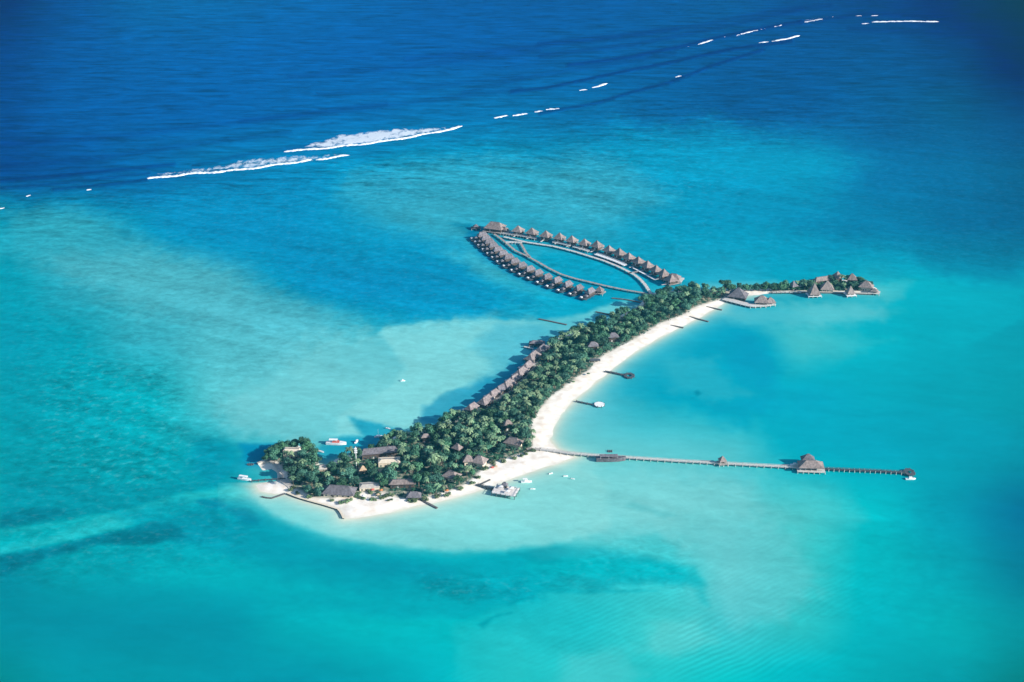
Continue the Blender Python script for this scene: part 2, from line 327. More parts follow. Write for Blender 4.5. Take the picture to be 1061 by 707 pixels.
SWELLS = [([(0, 188), (60, 183), (130, 176), (180, 171)], 2.2, .7), ([(55, 197), (110, 192), (152, 187)], 2.0, .7), ([(200, 172), (260, 160), (330, 150), (420, 138)], 2.5, .35),
 ([(530, 96), (570, 91), (620, 80), (700, 64), (760, 51), (820, 43)], 1.8, .85), ([(590, 68), (650, 60), (706, 49), (745, 39), (795, 29), (830, 23)], 2.2, .8),
 ([(560, 118), (620, 107), (654, 96), (690, 87), (740, 68), (790, 52)], 1.8, .75), ([(560, 46), (640, 40), (720, 28), (800, 12), (860, 6)], 3.0, .35), ([(480, 96), (560, 78), (640, 66), (700, 56)], 2.5, .3),
 ([(0, 172), (90, 166), (200, 150), (300, 138)], 3.0, .3), ([(250, 127), (350, 116), (450, 104), (540, 92)], 3.0, .3), ([(330, 98), (430, 92), (540, 80)], 3.0, .22), ([(830, 24), (900, 14), (985, 18)], 2.0, .6),
 ([(560, 58), (660, 46), (760, 26), (830, 10)], 2.6, .4), ([(0, 150), (120, 142), (250, 126), (400, 108)], 3.4, .3), ([(420, 62), (540, 50), (700, 30)], 3.0, .3), ([(300, 80), (420, 70), (560, 52)], 3.0, .25), ([(0, 196), (60, 191), (120, 184), (155, 180)], 1.8, .5), ([(985, 30), (1061, 26)], 3, .4), ([(880, 30), (960, 34), (1061, 40)], 2.5, .35)]
WASH = [([(312, 153), (325, 148), (350, 140), (395, 134), (440, 132.5), (478, 130.5), (450, 137.5), (400, 146.5), (340, 153.5)], 1.0),
 ([(153, 184), (165, 178), (200, 174), (228, 171), (250, 165), (300, 161), (362, 159), (340, 165), (300, 169.5), (250, 176), (200, 180.5)], .8),
 ([(558, 114), (582, 111), (600, 104), (585, 112), (560, 117)], .6), ([(832, 20), (857, 17), (870, 17), (857, 20), (835, 24)], .8), ([(800, 37), (850, 31), (830, 36)], .4),
 ([(0, 216), (4, 214), (5, 217), (0, 219)], 1), ([(208, 295), (220, 292), (216, 296)], .3)]
def sea():
    vs_top = np.arange(-8, 760, 1.45)
    # rows: pixel rows of the home view (near), then geometric rows to the horizon
    _, yy = at_np(np.zeros_like(vs_top), vs_top); ynear = yy[::-1]
    far = ynear[-1] * (1.18 ** np.arange(1, 17)); near = np.array([ynear[0] - 900, ynear[0] - 300, ynear[0] - 100])
    Y = np.concatenate([near, ynear, far])
    U = np.arange(-200, PW + 200, 1.7); U = np.concatenate([[-16000, -6000, -2200, -800, -380], U, [1440, 1860, 3300, 7000, 17000]])
    YY, UU = np.meshgrid(Y, U, indexing='ij')
    ZC = np.maximum(YY, 900) * CP + H * SP
    XX = (UU - PW / 2) / F * ZC
    px, py = to_px(XX, np.maximum(YY, 700)); py = np.clip(py, -40, 790); px = np.clip(px, -220, PW + 220)
    # slow wobble so that no edge runs straight
    wx = (fbm(XX / 55, YY / 110, 3, 4) - .5) * 2; wy = (fbm(XX / 55 + 40, YY / 110 + 9, 13, 4) - .5) * 2
    fx = (fbm(XX / 14, YY / 26, 23, 3) - .5) * 2
    dots = fbm(XX / 9, YY / 14, 77, 3)
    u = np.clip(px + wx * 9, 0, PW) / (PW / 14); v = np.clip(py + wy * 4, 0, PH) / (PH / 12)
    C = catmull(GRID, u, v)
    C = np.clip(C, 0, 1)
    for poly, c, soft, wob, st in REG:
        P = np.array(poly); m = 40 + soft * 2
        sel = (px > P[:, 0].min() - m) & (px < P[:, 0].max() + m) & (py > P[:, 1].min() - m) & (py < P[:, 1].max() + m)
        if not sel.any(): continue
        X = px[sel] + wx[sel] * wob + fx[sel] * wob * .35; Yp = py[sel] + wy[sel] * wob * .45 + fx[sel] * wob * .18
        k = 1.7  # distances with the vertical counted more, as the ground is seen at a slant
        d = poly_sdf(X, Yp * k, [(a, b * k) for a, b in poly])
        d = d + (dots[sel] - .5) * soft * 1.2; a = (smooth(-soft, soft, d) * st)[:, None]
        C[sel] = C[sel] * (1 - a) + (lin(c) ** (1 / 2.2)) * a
    # masks: mottle (reef), ripple (sand waves), foam wash
    mott = np.zeros(XX.shape); rip = np.zeros(XX.shape); foam = np.zeros(XX.shape)
    def blob(A, poly, soft, val):
        d = poly_sdf(px + wx * 12, (py + wy * 6) * 1.7, [(a, b * 1.7) for a, b in poly]); return np.maximum(A, smooth(-soft, soft, d) * val)
    mott = blob(mott, [(-40, 190), (130, 190), (400, 150), (640, 100), (900, 110), (1100, 130), (1100, 280), (900, 285), (720, 290), (560, 330), (400, 350), (250, 400), (240, 480), (260, 590), (-40, 610)], 40, .34)
    mott = blob(mott, [(0, 200), (130, 195), (400, 165), (700, 120), (800, 190), (720, 290), (560, 330), (400, 350), (250, 400), (240, 470), (260, 560), (150, 590), (0, 600)], 25, .42)
    mott = blob(mott, [(60, 360), (180, 370), (215, 440), (200, 500), (120, 520), (40, 500), (20, 420)], 34, .66)
    mott = blob(mott, [(0, 525), (80, 520), (190, 545), (190, 570), (60, 580), (0, 605)], 14, .5)
    mott = blob(mott, [(330, 165), (620, 150), (760, 190), (650, 235), (480, 215), (360, 215)], 24, .6)
    mott = blob(mott, [(420, 590), (560, 600), (560, 625), (440, 620)], 18, .5)
    mott = blob(mott, [(630, 555), (720, 560), (720, 615), (520, 610)], 14, .35)
    mott = blob(mott, [(225, 400), (400, 340), (560, 325), (560, 370), (440, 440), (300, 470), (235, 470)], 20, .15)
    mott = blob(mott, [(250, 520), (400, 545), (560, 490), (760, 490), (1000, 520), (1000, 640), (600, 690), (260, 640)], 30, .10)
    rip = blob(rip, [(470, 640), (560, 600), (740, 560), (830, 540), (910, 600), (900, 640), (860, 700), (470, 720)], 40, .30)
    rip = blob(rip, [(700, 640), (790, 610), (860, 600), (870, 660), (800, 700), (700, 700)], 30, .8)
    deep = smooth(215, 150, py + (px - 500) * .12)
    for poly, st in WASH:
        d = poly_sdf(px + wx * 5 + fx * 2, (py + fx * .8) * 1.7, [(a, b * 1.7) for a, b in poly]); foam = np.maximum(foam, smooth(-4.5, 6, d) * st)
    # standing swells: real ridges, deeper blue and weaker sky reflection of their faces painted into the colour
    Z = np.zeros(XX.shape)
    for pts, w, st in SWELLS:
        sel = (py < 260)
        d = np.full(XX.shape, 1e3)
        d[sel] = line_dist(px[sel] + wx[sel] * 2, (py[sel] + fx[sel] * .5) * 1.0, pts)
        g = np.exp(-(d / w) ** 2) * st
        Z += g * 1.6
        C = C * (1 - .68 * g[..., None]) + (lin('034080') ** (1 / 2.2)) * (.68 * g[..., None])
    # shore: the bottom comes up white under clear shallow water
    near_isl = (px > 225) & (px < 940) & (py > 270) & (py < 580)
    ds = np.full(XX.shape, -999.0); ds[near_isl] = poly_sdf(XX[near_isl], YY[near_isl], LANDW)
    south = smooth(-6, 6, (py - np.interp(px, [250, 300, 420, 560, 600, 700, 750, 910], [478, 480, 480, 440, 380, 325, 306, 300])))
    s1 = np.exp(np.clip(ds, -200, 0) / 9.0) * (.25 + .75 * south) * .95 * np.where(px > 790, .35, 1)
    s2 = np.exp(np.clip(ds, -200, 0) / 28.0) * south * .35 * np.where(px > 790, .35, 1)
    cove = (px < 291) & (py < 500); s1 = np.where(cove, s1 * .15, s1); s2 = np.where(cove, s2 * .2, s2)
    C = C * (1 - s2[..., None]) + (lin('90dee2') ** (1 / 2.2)) * s2[..., None]
    C = C * (1 - s1[..., None]) + (lin('e8ece0') ** (1 / 2.2)) * s1[..., None]
    # albedo of the water column = wanted radiance less what sea air and sheen add, over the light that falls on it
    S = np.stack([np.interp(py, [0, 135, 240, 360, 490, 640], q) for q in ([.009, .008, .007, .006, .005, .004], [.058, .043, .039, .033, .030, .020], [.086, .066, .061, .051, .046, .026])], -1)
    C = np.clip(C, 0, 1) * np.array([1.0, .985, .97])
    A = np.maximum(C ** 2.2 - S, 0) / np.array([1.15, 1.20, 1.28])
    n, m = XX.shape; V = np.stack([XX, YY, Z], -1).reshape(-1, 3).astype(np.float32)
    idx = np.arange(n * m).reshape(n, m)
    Q = np.stack([idx[:-1, :-1], idx[:-1, 1:], idx[1:, 1:], idx[1:, :-1]], -1).reshape(-1, 4).astype(np.int32)
    me = bpy.data.meshes.new('sea'); me.vertices.add(len(V)); me.vertices.foreach_set('co', V.ravel())
    me.loops.add(Q.size); me.loops.foreach_set('vertex_index', Q.ravel())
    me.polygons.add(len(Q)); me.polygons.foreach_set('loop_start', np.arange(0, Q.size, 4, dtype=np.int32))
    me.update(calc_edges=True)
    me.polygons.foreach_set('use_smooth', np.ones(len(Q), bool))
    a = me.color_attributes.new('bottom', 'FLOAT_COLOR', 'POINT')  # also carries the painted vignette, swell-face tone and villa shade
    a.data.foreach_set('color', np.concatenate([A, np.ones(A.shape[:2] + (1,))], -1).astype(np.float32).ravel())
    b = me.color_attributes.new('kinds', 'FLOAT_COLOR', 'POINT')
    b.data.foreach_set('color', np.stack([np.clip(mott, 0, 1.5), rip, foam, deep], -1).astype(np.float32).ravel())
    o = bpy.data.objects.new('sea', me); col.objects.link(o); tag(o, kind='structure')
    mt = bpy.data.materials.new('sea_water'); mt.use_nodes = True; nt = mt.node_tree; N = nt.nodes; L = nt.links
    bs = N['Principled BSDF']
    ca = N.new('ShaderNodeAttribute'); ca.attribute_name = 'bottom'
    ck = N.new('ShaderNodeAttribute'); ck.attribute_name = 'kinds'; sx = N.new('ShaderNodeSeparateColor'); L.new(ck.outputs['Color'], sx.inputs[0])
    geo = N.new('ShaderNodeNewGeometry')
    def mapping(scale, rot=0):
        m_ = N.new('ShaderNodeMapping'); m_.inputs['Scale'].default_value = scale; m_.inputs['Rotation'].default_value = (0, 0, R(rot)); L.new(geo.outputs['Position'], m_.inputs[0]); return m_
    def noise(m_, detail=5, rough=.6, dist=0.0):
        n_ = N.new('ShaderNodeTexNoise'); n_.inputs['Scale'].default_value = 1; n_.inputs['Detail'].default_value = detail; n_.inputs['Roughness'].default_value = rough
        n_.inputs['Distortion'].default_value = dist
        L.new(m_.outputs[0], n_.inputs['Vector']); return n_
    def mth(op, a_, b_=None, c_=None):
        n_ = N.new('ShaderNodeMath'); n_.operation = op
        for i, q in enumerate((a_, b_, c_)):
            if q is None: continue
            if isinstance(q, (int, float)): n_.inputs[i].default_value = q
            else: L.new(q, n_.inputs[i])
        return n_.outputs[0]
    nb = noise(mapping((1 / 42, 1 / 60, 1), 8), 8, .68, .4)      # reef patches
    nf = noise(mapping((1 / 7.5, 1 / 7, 1), -6), 5, .62, .2)       # coral heads
    f1 = mth('MULTIPLY', mth('SUBTRACT', nb.outputs[0], .5), .95)
    f2 = mth('MULTIPLY', mth('SUBTRACT', nf.outputs[0], .5), .65)
    mod = mth('MULTIPLY', mth('ADD', f1, f2), sx.outputs[0])
    # broad calm variation everywhere
    nw = noise(mapping((1 / 130, 1 / 90, 1), 12), 6, .55, .5)
    mod = mth('ADD', mod, mth('MULTIPLY', mth('SUBTRACT', nw.outputs[0], .5), .22))
    # wind streaks and chop seen as tone on the open water
    nc = noise(mapping((1 / 70, 1 / 17, 1), 4), 6, .66, .6)
    dp = N.new('ShaderNodeAttribute'); dp.attribute_name = 'kinds'
    chop = mth('MULTIPLY', mth('SUBTRACT', nc.outputs[0], .5), mth('ADD', .20, mth('MULTIPLY', ck.outputs['Alpha'], 2.0)))
    mod = mth('ADD', mod, chop)
    # sand ripples
    wv = N.new('ShaderNodeTexWave'); wv.wave_type = 'BANDS'; wv.bands_direction = 'Y'; wv.inputs['Scale'].default_value = .065; wv.inputs['Distortion'].default_value = 6
    wv.inputs['Detail'].default_value = 3; wv.inputs['Detail Scale'].default_value = .35
    L.new(mapping((1, 1, 1), -36).outputs[0], wv.inputs['Vector'])
    mod = mth('ADD', mod, mth('MULTIPLY', mth('MULTIPLY', mth('SUBTRACT', wv.outputs['Fac'], .5), mth('MULTIPLY', mth('MAXIMUM', mth('SUBTRACT', nw.outputs[0], .40), 0.0), 1.3)), sx.outputs[1]))
    # long current streaks across the flat, running down to the right, and fine chop everywhere
    mr_ = N.new('ShaderNodeMapping'); mr_.inputs['Rotation'].default_value = (0, 0, R(27)); L.new(geo.outputs['Position'], mr_.inputs[0])
    m3_ = N.new('ShaderNodeMapping'); m3_.inputs['Scale'].default_value = (1 / 260, 1 / 34, 1); L.new(mr_.outputs[0], m3_.inputs[0])
    ns = noise(m3_, 7, .6, .35)
    mod = mth('ADD', mod, mth('MULTIPLY', mth('SUBTRACT', ns.outputs[0], .5), mth('ADD', .22, mth('MULTIPLY', sx.outputs[0], 1.25))))
    ng = noise(mapping((1 / 15, 1 / 10, 1), 6), 5, .70, .5)
    mod = mth('ADD', mod, mth('MULTIPLY', mth('SUBTRACT', ng.outputs[0], .5), mth('ADD', .20, mth('ADD', mth('MULTIPLY', ck.outputs['Alpha'], .25), mth('MULTIPLY', sx.outputs[0], 2.1)))))
    mul = mth('MAXIMUM', mth('ADD', 1.0, mod), .40)
    vm = N.new('ShaderNodeVectorMath'); vm.operation = 'SCALE'; L.new(ca.outputs['Color'], vm.inputs[0]); L.new(mul, vm.inputs['Scale'])
    # pale sand showing between the coral
    pk = N.new('ShaderNodeMapRange'); pk.inputs['From Min'].default_value = .54; pk.inputs['From Max'].default_value = .70; pk.inputs['To Max'].default_value = .20
    L.new(nf.outputs[0], pk.inputs['Value'])
    pm = N.new('ShaderNodeMix'); pm.data_type = 'RGBA'; L.new(mth('MULTIPLY', pk.outputs[0], mth('MULTIPLY', sx.outputs[0], sx.outputs[0])), pm.inputs[0]); L.new(vm.outputs[0], pm.inputs[6]); pm.inputs[7].default_value = (.30, .62, .64, 1)
    # foam left behind the breakers, in streaks
    fn = noise(mapping((1 / 12, 1 / 22, 1), 20), 7, .72, .8)
    fr = N.new('ShaderNodeMapRange'); fr.inputs['From Min'].default_value = .30; fr.inputs['From Max'].default_value = .60; L.new(fn.outputs[0], fr.inputs['Value'])
    fm = mth('MINIMUM', mth('MAXIMUM', mth('MULTIPLY', mth('SUBTRACT', fn.outputs[0], mth('SUBTRACT', .80, mth('MULTIPLY', sx.outputs[2], .50))), 4.5), 0.0), .88)
    fx_ = N.new('ShaderNodeMix'); fx_.data_type = 'RGBA'; L.new(fm, fx_.inputs[0]); L.new(pm.outputs[2], fx_.inputs[6]); fx_.inputs[7].default_value = (.66, .72, .78, 1)
    N.remove(bs); df = N.new('ShaderNodeBsdfDiffuse'); L.new(fx_.outputs[2], df.inputs['Color'])
    gl = N.new('ShaderNodeBsdfGlossy'); gl.inputs['Roughness'].default_value = .22; gl.inputs['Color'].default_value = (1, 1, 1, 1)
    ms = N.new('ShaderNodeMixShader'); ms.inputs[0].default_value = .006; L.new(df.outputs[0], ms.inputs[1]); L.new(gl.outputs[0], ms.inputs[2])
    L.new(ms.outputs[0], N['Material Output'].inputs['Surface'])
    bh = noise(mapping((1 / 30, 1 / 9, 1), 4), 8, .66, .4)
    bh2 = noise(mapping((1 / 5, 1 / 3, 1), -10), 4, .6)
    hsum = mth('ADD', mth('MULTIPLY', bh.outputs[0], mth('ADD', .5, mth('MULTIPLY', ck.outputs['Alpha'], 2.2))), mth('MULTIPLY', bh2.outputs[0], .12))
    bp = N.new('ShaderNodeBump'); bp.inputs['Strength'].default_value = 1.0; bp.inputs['Distance'].default_value = .55
    L.new(hsum, bp.inputs['Height']); L.new(bp.outputs[0], df.inputs['Normal']); L.new(bp.outputs[0], gl.inputs['Normal'])
    me.materials.append(mt)
sea()

# ------------------------------------------------------------------ the island ground
def island():
    st = 2.2; P = np.array(LANDW); x0, y0 = P.min(0) - 10; x1, y1 = P.max(0) + 10
    X, Y = np.meshgrid(np.arange(x0, x1, st), np.arange(y0, y1, st))
    w = (fbm(X / 16, Y / 16, 41, 3) - .5) * 5
    d = poly_sdf(X, Y, LANDW) + w
    dw = np.maximum(poly_sdf(X, Y, WOODW), poly_sdf(X, Y, SPITW)) + w * 1.0
    Z = np.where(d > 0, np.minimum(d * .09, 1.15), d * .06) + (fbm(X / 9, Y / 9, 51, 3) - .5) * .25 * smooth(2, 12, d)
    keep = d > -7
    idx = -np.ones(X.shape, int); idx[keep] = np.arange(keep.sum())
    q = keep[:-1, :-1] & keep[1:, :-1] & keep[:-1, 1:] & keep[1:, 1:]
    F_ = np.stack([idx[:-1, :-1][q], idx[:-1, 1:][q], idx[1:, 1:][q], idx[1:, :-1][q]], -1)
    me = bpy.data.meshes.new('island_ground'); me.from_pydata(np.stack([X[keep], Y[keep], Z[keep]], -1).tolist(), [], F_.tolist()); me.update()
    a = me.color_attributes.new('cover', 'FLOAT_COLOR', 'POINT')
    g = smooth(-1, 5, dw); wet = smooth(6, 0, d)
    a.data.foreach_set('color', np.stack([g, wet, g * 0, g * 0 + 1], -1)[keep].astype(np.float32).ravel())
    me.polygons.foreach_set('use_smooth', [True] * len(me.polygons))
    o = bpy.data.objects.new('island_ground', me); col.objects.link(o); tag(o, kind='structure')
    mt = bpy.data.materials.new('coral_sand'); mt.use_nodes = True; nt = mt.node_tree; N = nt.nodes; L = nt.links; bs = N['Principled BSDF']
    bs.inputs['Roughness'].default_value = .95; bs.inputs['Specular IOR Level'].default_value = .1
    geo = N.new('ShaderNodeNewGeometry'); at_ = N.new('ShaderNodeAttribute'); at_.attribute_name = 'cover'; s = N.new('ShaderNodeSeparateColor'); L.new(at_.outputs['Color'], s.inputs[0])
    n1 = N.new('ShaderNodeTexNoise'); n1.inputs['Scale'].default_value = .12; n1.inputs['Detail'].default_value = 7; L.new(geo.outputs['Position'], n1.inputs['Vector'])
    r1 = N.new('ShaderNodeValToRGB'); r1.color_ramp.elements[0].color = (.70, .61, .51, 1); r1.color_ramp.elements[1].color = (.90, .85, .77, 1)
    r1.color_ramp.elements[0].position = .3; r1.color_ramp.elements[1].position = .62; L.new(n1.outputs[0], r1.inputs[0])
    n2 = N.new('ShaderNodeTexNoise'); n2.inputs['Scale'].default_value = .2; n2.inputs['Detail'].default_value = 6; L.new(geo.outputs['Position'], n2.inputs['Vector'])
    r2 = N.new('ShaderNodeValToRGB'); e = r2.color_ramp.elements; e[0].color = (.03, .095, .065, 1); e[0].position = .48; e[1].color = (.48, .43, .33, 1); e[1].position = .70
    L.new(n2.outputs[0], r2.inputs[0])
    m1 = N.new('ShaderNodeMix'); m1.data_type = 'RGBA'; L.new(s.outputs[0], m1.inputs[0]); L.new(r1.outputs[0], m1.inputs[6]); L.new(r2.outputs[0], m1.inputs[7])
    m2 = N.new('ShaderNodeMix'); m2.data_type = 'RGBA'; mu = N.new('ShaderNodeMath'); mu.operation = 'MULTIPLY'; mu.inputs[1].default_value = .55
    L.new(s.outputs[1], mu.inputs[0]); L.new(mu.outputs[0], m2.inputs[0]); L.new(m1.outputs[2], m2.inputs[6]); m2.inputs[7].default_value = (.62, .62, .54, 1)
    L.new(m2.outputs[2], bs.inputs['Base Color']); me.materials.append(mt)
island()

# ------------------------------------------------------------------ breakers on the reef edge: rolls of white water
BREAK = [[(294, 157.2), (318, 155.6), (340, 153.5), (370, 150.4), (400, 146.6), (430, 141.5), (455, 136.8), (480, 131)],
 [(152, 185.8), (176, 183), (200, 180.4), (225, 178.6), (250, 176.2), (276, 172.8), (300, 169.4), (324, 166)], [(327, 165.6), (345, 163.8), (362, 161)],
 [(512, 122.4), (520, 121.4), (527, 120.2)], [(531, 120), (539, 119.4), (547, 118.2)], [(554, 116.4), (563, 115.4)], [(566, 114.2), (574, 113.6), (581, 112.6)],
 [(600, 93.6), (608, 92.8)], [(613, 90.8), (621, 89.6), (630, 86.8)], [(622, 79), (628, 77.4)], [(653, 95.2), (657, 94.2)], [(709, 49.4), (715, 48)],
 [(720, 46.8), (732, 44.2), (744, 40.8)], [(748, 39.6), (757, 37.6)], [(761, 37.6), (778, 33.8), (795, 29.6)], [(798, 28.6), (806, 27.6), (814, 25.4)],
 [(830, 24), (844, 22.2), (857, 19.6)], [(862, 18.4), (866, 18)], [(885, 17.2), (893, 16.4)], [(903, 16.8), (911, 16.2)], [(894, 25.2), (901, 24.6)],
 [(904, 23.4), (922, 22.4), (945, 22.6), (973, 22.6)], [(786, 44.6), (796, 43.2)], [(800, 43.6), (812, 41), (829, 37)], [(765, 58.4), (771, 57.2)], [(700, 80.2), (709, 79)],
 [(131, 188.8), (136, 188.2)], [(90, 197.6), (95, 197)], [(27, 203.2), (32, 202.6)], [(0, 217), (5, 215.6)]]
def breaker(pts, k):
    P = []
    for i in range(len(pts) - 1):
        n = max(2, int((pts[i + 1][0] - pts[i][0]) / 1.5))
        for j in range(n): t = j / n; P.append((pts[i][0] + (pts[i + 1][0] - pts[i][0]) * t, pts[i][1] + (pts[i + 1][1] - pts[i][1]) * t))
    P.append(pts[-1]); W = [at(a, b) for a, b in P]; n = len(W); mb = MB(); S = 7; vs = []
    rr = random.Random(k); size = 1.0 if len(pts) > 5 else (.95 if n > 8 else .85)
    ph = rr.random() * 50
    for i, p in enumerate(W):
        t = (W[min(i + 1, n - 1)] - W[max(i - 1, 0)]).normalized(); nr = Vector((-t.y, t.x, 0))
        e = min(1, (i + .4) / 3, (n - 1 - i + .4) / 3)
        q = .5 + .5 * math.sin(i * .9 + ph) * math.sin(i * .37 + ph * 2); q = .6 + .55 * q + rr.random() * .25
        if rr.random() < .10: q *= .5
        h = 1.3 * size * e * q; w = 1.9 * size * (.35 + .65 * e) * (q + .2); p = p + nr * (math.sin(i * .23 + ph) * 2.2 + rr.uniform(-.9, .9))
        for j in range(S):
            a = math.pi * j / (S - 1)
            vs.append(p + nr * (-math.cos(a) * w * (1.0 if a < math.pi / 2 else 1.7 + rr.random() * .9) + rr.uniform(-.5, .5)) + Vector((0, 0, .06 - (.4 if j in (0, S - 1) else 0) + math.sin(a) * h + rr.uniform(-.15, .15))))
    fs = [(i * S + j, i * S + j + 1, (i + 1) * S + j + 1, (i + 1) * S + j) for i in range(n - 1) for j in range(S - 1)]
    fs += [tuple(range(S)), tuple((n - 1) * S + j for j in range(S - 1, -1, -1))]
    mb.add(vs, fs); o = mb.build('surf', M['foam'], None, True); tag(o, kind='stuff')
for k, b in enumerate(BREAK): breaker(b, k)

# ------------------------------------------------------------------ jetties, boardwalks, groynes, sea walls
def polyline_w(pts): return [at(a, b) for a, b in pts]
def resample(W, step):
    out = [W[0].copy()]; acc = 0
    for i in range(len(W) - 1):
        a, b = W[i], W[i + 1]; L = (b - a).length; s = step - acc
        while s <= L: out.append(a.lerp(b, s / L)); s += step
        acc = (acc + L) % step
    return out
def strip(mb, W, w, z0, z1, mi=0):
    n = len(W); vs = []
    for i, p in enumerate(W):
        t = (W[min(i + 1, n - 1)] - W[max(i - 1, 0)]); t.z = 0; t.normalize(); nr = Vector((-t.y, t.x, 0)) * w / 2
        for s_, z in ((-1, z0), (1, z0), (1, z1), (-1, z1)): vs.append((p.x + nr.x * s_, p.y + nr.y * s_, z))
    fs = [(3, 2, 1, 0), tuple(4 * (n - 1) + j for j in range(4))]
    for i in range(n - 1):
        a = 4 * i; b = a + 4
        for j in range(4): fs.append((a + j, a + (j + 1) % 4, b + (j + 1) % 4, b + j))
    mb.add(vs, fs, mi)
def offset(W, d):
    n = len(W); o = []
    for i, p in enumerate(W):
        t = (W[min(i + 1, n - 1)] - W[max(i - 1, 0)]).normalized(); o.append(p + Vector((-t.y, t.x, 0)) * d)
    return o
def jetty(name, label, cat, pts, w=3.0, z=1.8, dm='deck', rail=False, step=8.0, pm='pile', railm='pale_deck', group=None):
    W = polyline_w(pts); o0 = W[0].copy(); W = [p - o0 for p in W]
    root = empty(name, o0, 0, label, cat, group)
    mb = MB(); fine = resample(W, 4.0) + [W[-1]]; strip(mb, fine, w, z - .35, z); mb.build('deck', M[dm], root)
    pil = resample(W, step)[:50]
    for p in pil:
        t = W[-1] - W[0]; t.normalize(); nr = Vector((-t.y, t.x, 0))
        for s_ in (-1, 1):
            q = p + nr * s_ * (w / 2 + .05); m2 = MB(); m2.cyl((0, 0, -1.5), (0, 0, z + .5), .3, .27, 6)
            ob = m2.build('pile', M[pm], root); ob.location = (q.x, q.y, 0)
            if 'pile_' + pm not in MESH: MESH['pile_' + pm] = {}
            key = round(z, 2); MESH['pile_' + pm].setdefault(key, ob.data); ob.data = MESH['pile_' + pm][key]
    if rail:
        for s_ in (-1, 1):
            m3 = MB(); OF = offset(fine, s_ * (w / 2 - .12)); strip(m3, OF, .16, z + .9, z + 1.05); strip(m3, OF, .10, z + .4, z + .5)
            for q in resample(OF, 3.0): m3.box((q.x, q.y, z + .5), (.16, .16, 1.1))
            m3.build('handrail', M[railm], root)
    return root
MESH = {}
def wall(name, label, cat, pts, w, z0, z1, m, group=None, cap=None):
    W = polyline_w(pts); mb = MB(); strip(mb, resample(W, 5) + [W[-1]], w, z0, z1)
    o = mb.build(name, M[m]); tag(o, label, cat, group)
    if cap: c = MB(); strip(c, resample(W, 5) + [W[-1]], w + .5, z1 + .003, z1 + .25); c.build('coping', M[cap], o)
    return o

jetty('long_jetty', 'long pale arrival jetty running straight out from the bend of the beach', 'jetty', [(560, 467.5), (575, 469.3), (590, 471.5), (620, 474), (700, 479.3), (748, 482), (826, 486.2)], 3.4, 2.0, 'pale_deck', True, 6.4, 'pale_pile')
jetty('outer_jetty', 'dark outer jetty leading from the two-roofed pavilion to the end platform', 'jetty', [(853, 487.6), (880, 488.8), (910, 490), (937, 491.6)], 3.2, 2.0, 'dark_deck', True, 4.6, 'pale_pile', 'dark_deck')
jetty('boardwalk', 'pale curving boardwalk serving the far arm of overwater villas', 'boardwalk', [(522, 247), (545, 252.6), (559, 254.7), (573, 256.8), (585, 259.7), (596, 262.6), (609, 266.6), (625, 271.6), (640, 277.6), (650, 282.5), (657.5, 286.5), (664, 291.8), (669, 297.6), (673, 304), (677, 309)], 3.8, 2.2, 'pale_deck', False, 9)
jetty('boardwalk', 'grey curving boardwalk behind the near arm of overwater villas', 'boardwalk', [(512, 244), (519, 249), (527, 255.5), (534, 261.5), (545, 266.5), (557, 273), (569, 280), (582, 286.2), (596, 290.5), (610, 293.8), (622, 296.7), (634, 299.4), (650, 302.6), (665, 305), (676, 308)], 3.2, 2.2, 'deck', False, 9)
jetty('boardwalk', 'narrow boardwalk linking the two arms near the large head pavilion', 'boardwalk', [(539, 253.2), (542, 258), (545, 263.5), (549, 268)], 3.0, 2.2, 'deck', False, 9)
jetty('boardwalk', 'short straight boardwalk branching from the far arm toward its last villas', 'boardwalk', [(651, 284.5), (658, 283.6), (663, 282.3)], 2.5, 2.2, 'deck', False, 9)
jetty('long_deck', 'bright white railed deck in front of the middle villas of the far arm', 'deck', [(617, 265), (627, 268.5), (638, 272.5), (648, 276.8)], 5.5, 2.4, 'white', True, 5, 'pile', 'white')
jetty('long_deck', 'thin bright white deck in front of the last villas of the far arm', 'deck', [(656, 279.4), (664, 283.8), (671, 287.6), (679, 292)], 2.4, 2.4, 'white', False, 6)
jetty('long_deck', 'white railed deck in front of the first villas of the far arm', 'deck', [(519, 243.4), (530, 244.8), (541, 246.4), (556, 249.2)], 4.2, 2.4, 'deck', True, 4, 'pale_pile', 'white')
jetty('long_deck', 'second white railed deck below the head pavilion, nearer the viewer', 'deck', [(524, 253.2), (532, 253), (541, 253.4)], 2.4, 2.4, 'pale_deck', True, 4, 'pale_pile', 'white')
jetty('long_deck', 'white railed deck in front of the fifth villa of the far arm', 'deck', [(573, 252.6), (583, 254.6), (591, 256.6)], 3.4, 2.4, 'pale_deck', True, 4, 'pale_pile', 'white')
jetty('long_deck', 'white railed deck in front of the sixth villa of the far arm', 'deck', [(594, 257.4), (602, 259.6), (610, 262.2)], 3.8, 2.4, 'pale_deck', True, 4, 'pale_pile', 'white')
jetty('pier', 'short dark pier with ring shaped end beside the middle of the beach', 'pier', [(627, 385.8), (634, 386.8), (641, 388.4), (647, 389.6)], 2.6, 1.3, 'dark_deck', False, 6)
jetty('pier', 'thin pier reaching out to the small round white platform', 'pier', [(597, 416.6), (606, 418.6), (614, 420.2)], 1.7, 1.3, 'dark_deck', False, 6)
jetty('pier', 'thin straight pier across the pale sand spit to the covered boat', 'pier', [(261, 499.6), (275, 498.3), (296, 497.2)], 1.3, 1.5, 'dark_deck', False, 6)
jetty('pier', 'dark gangway from the beach to the square diving platform', 'pier', [(494.5, 503.6), (503, 506), (512.5, 509)], 2.4, 1.6, 'dark_deck', True, 5, 'pile', 'dark_deck')
jetty('bridge', 'low railed bridge over sand where the long jetty leaves the trees', 'bridge', [(546, 467), (553, 467.4), (560, 467.5)], 3.6, 2.0, 'deck', True, 4)
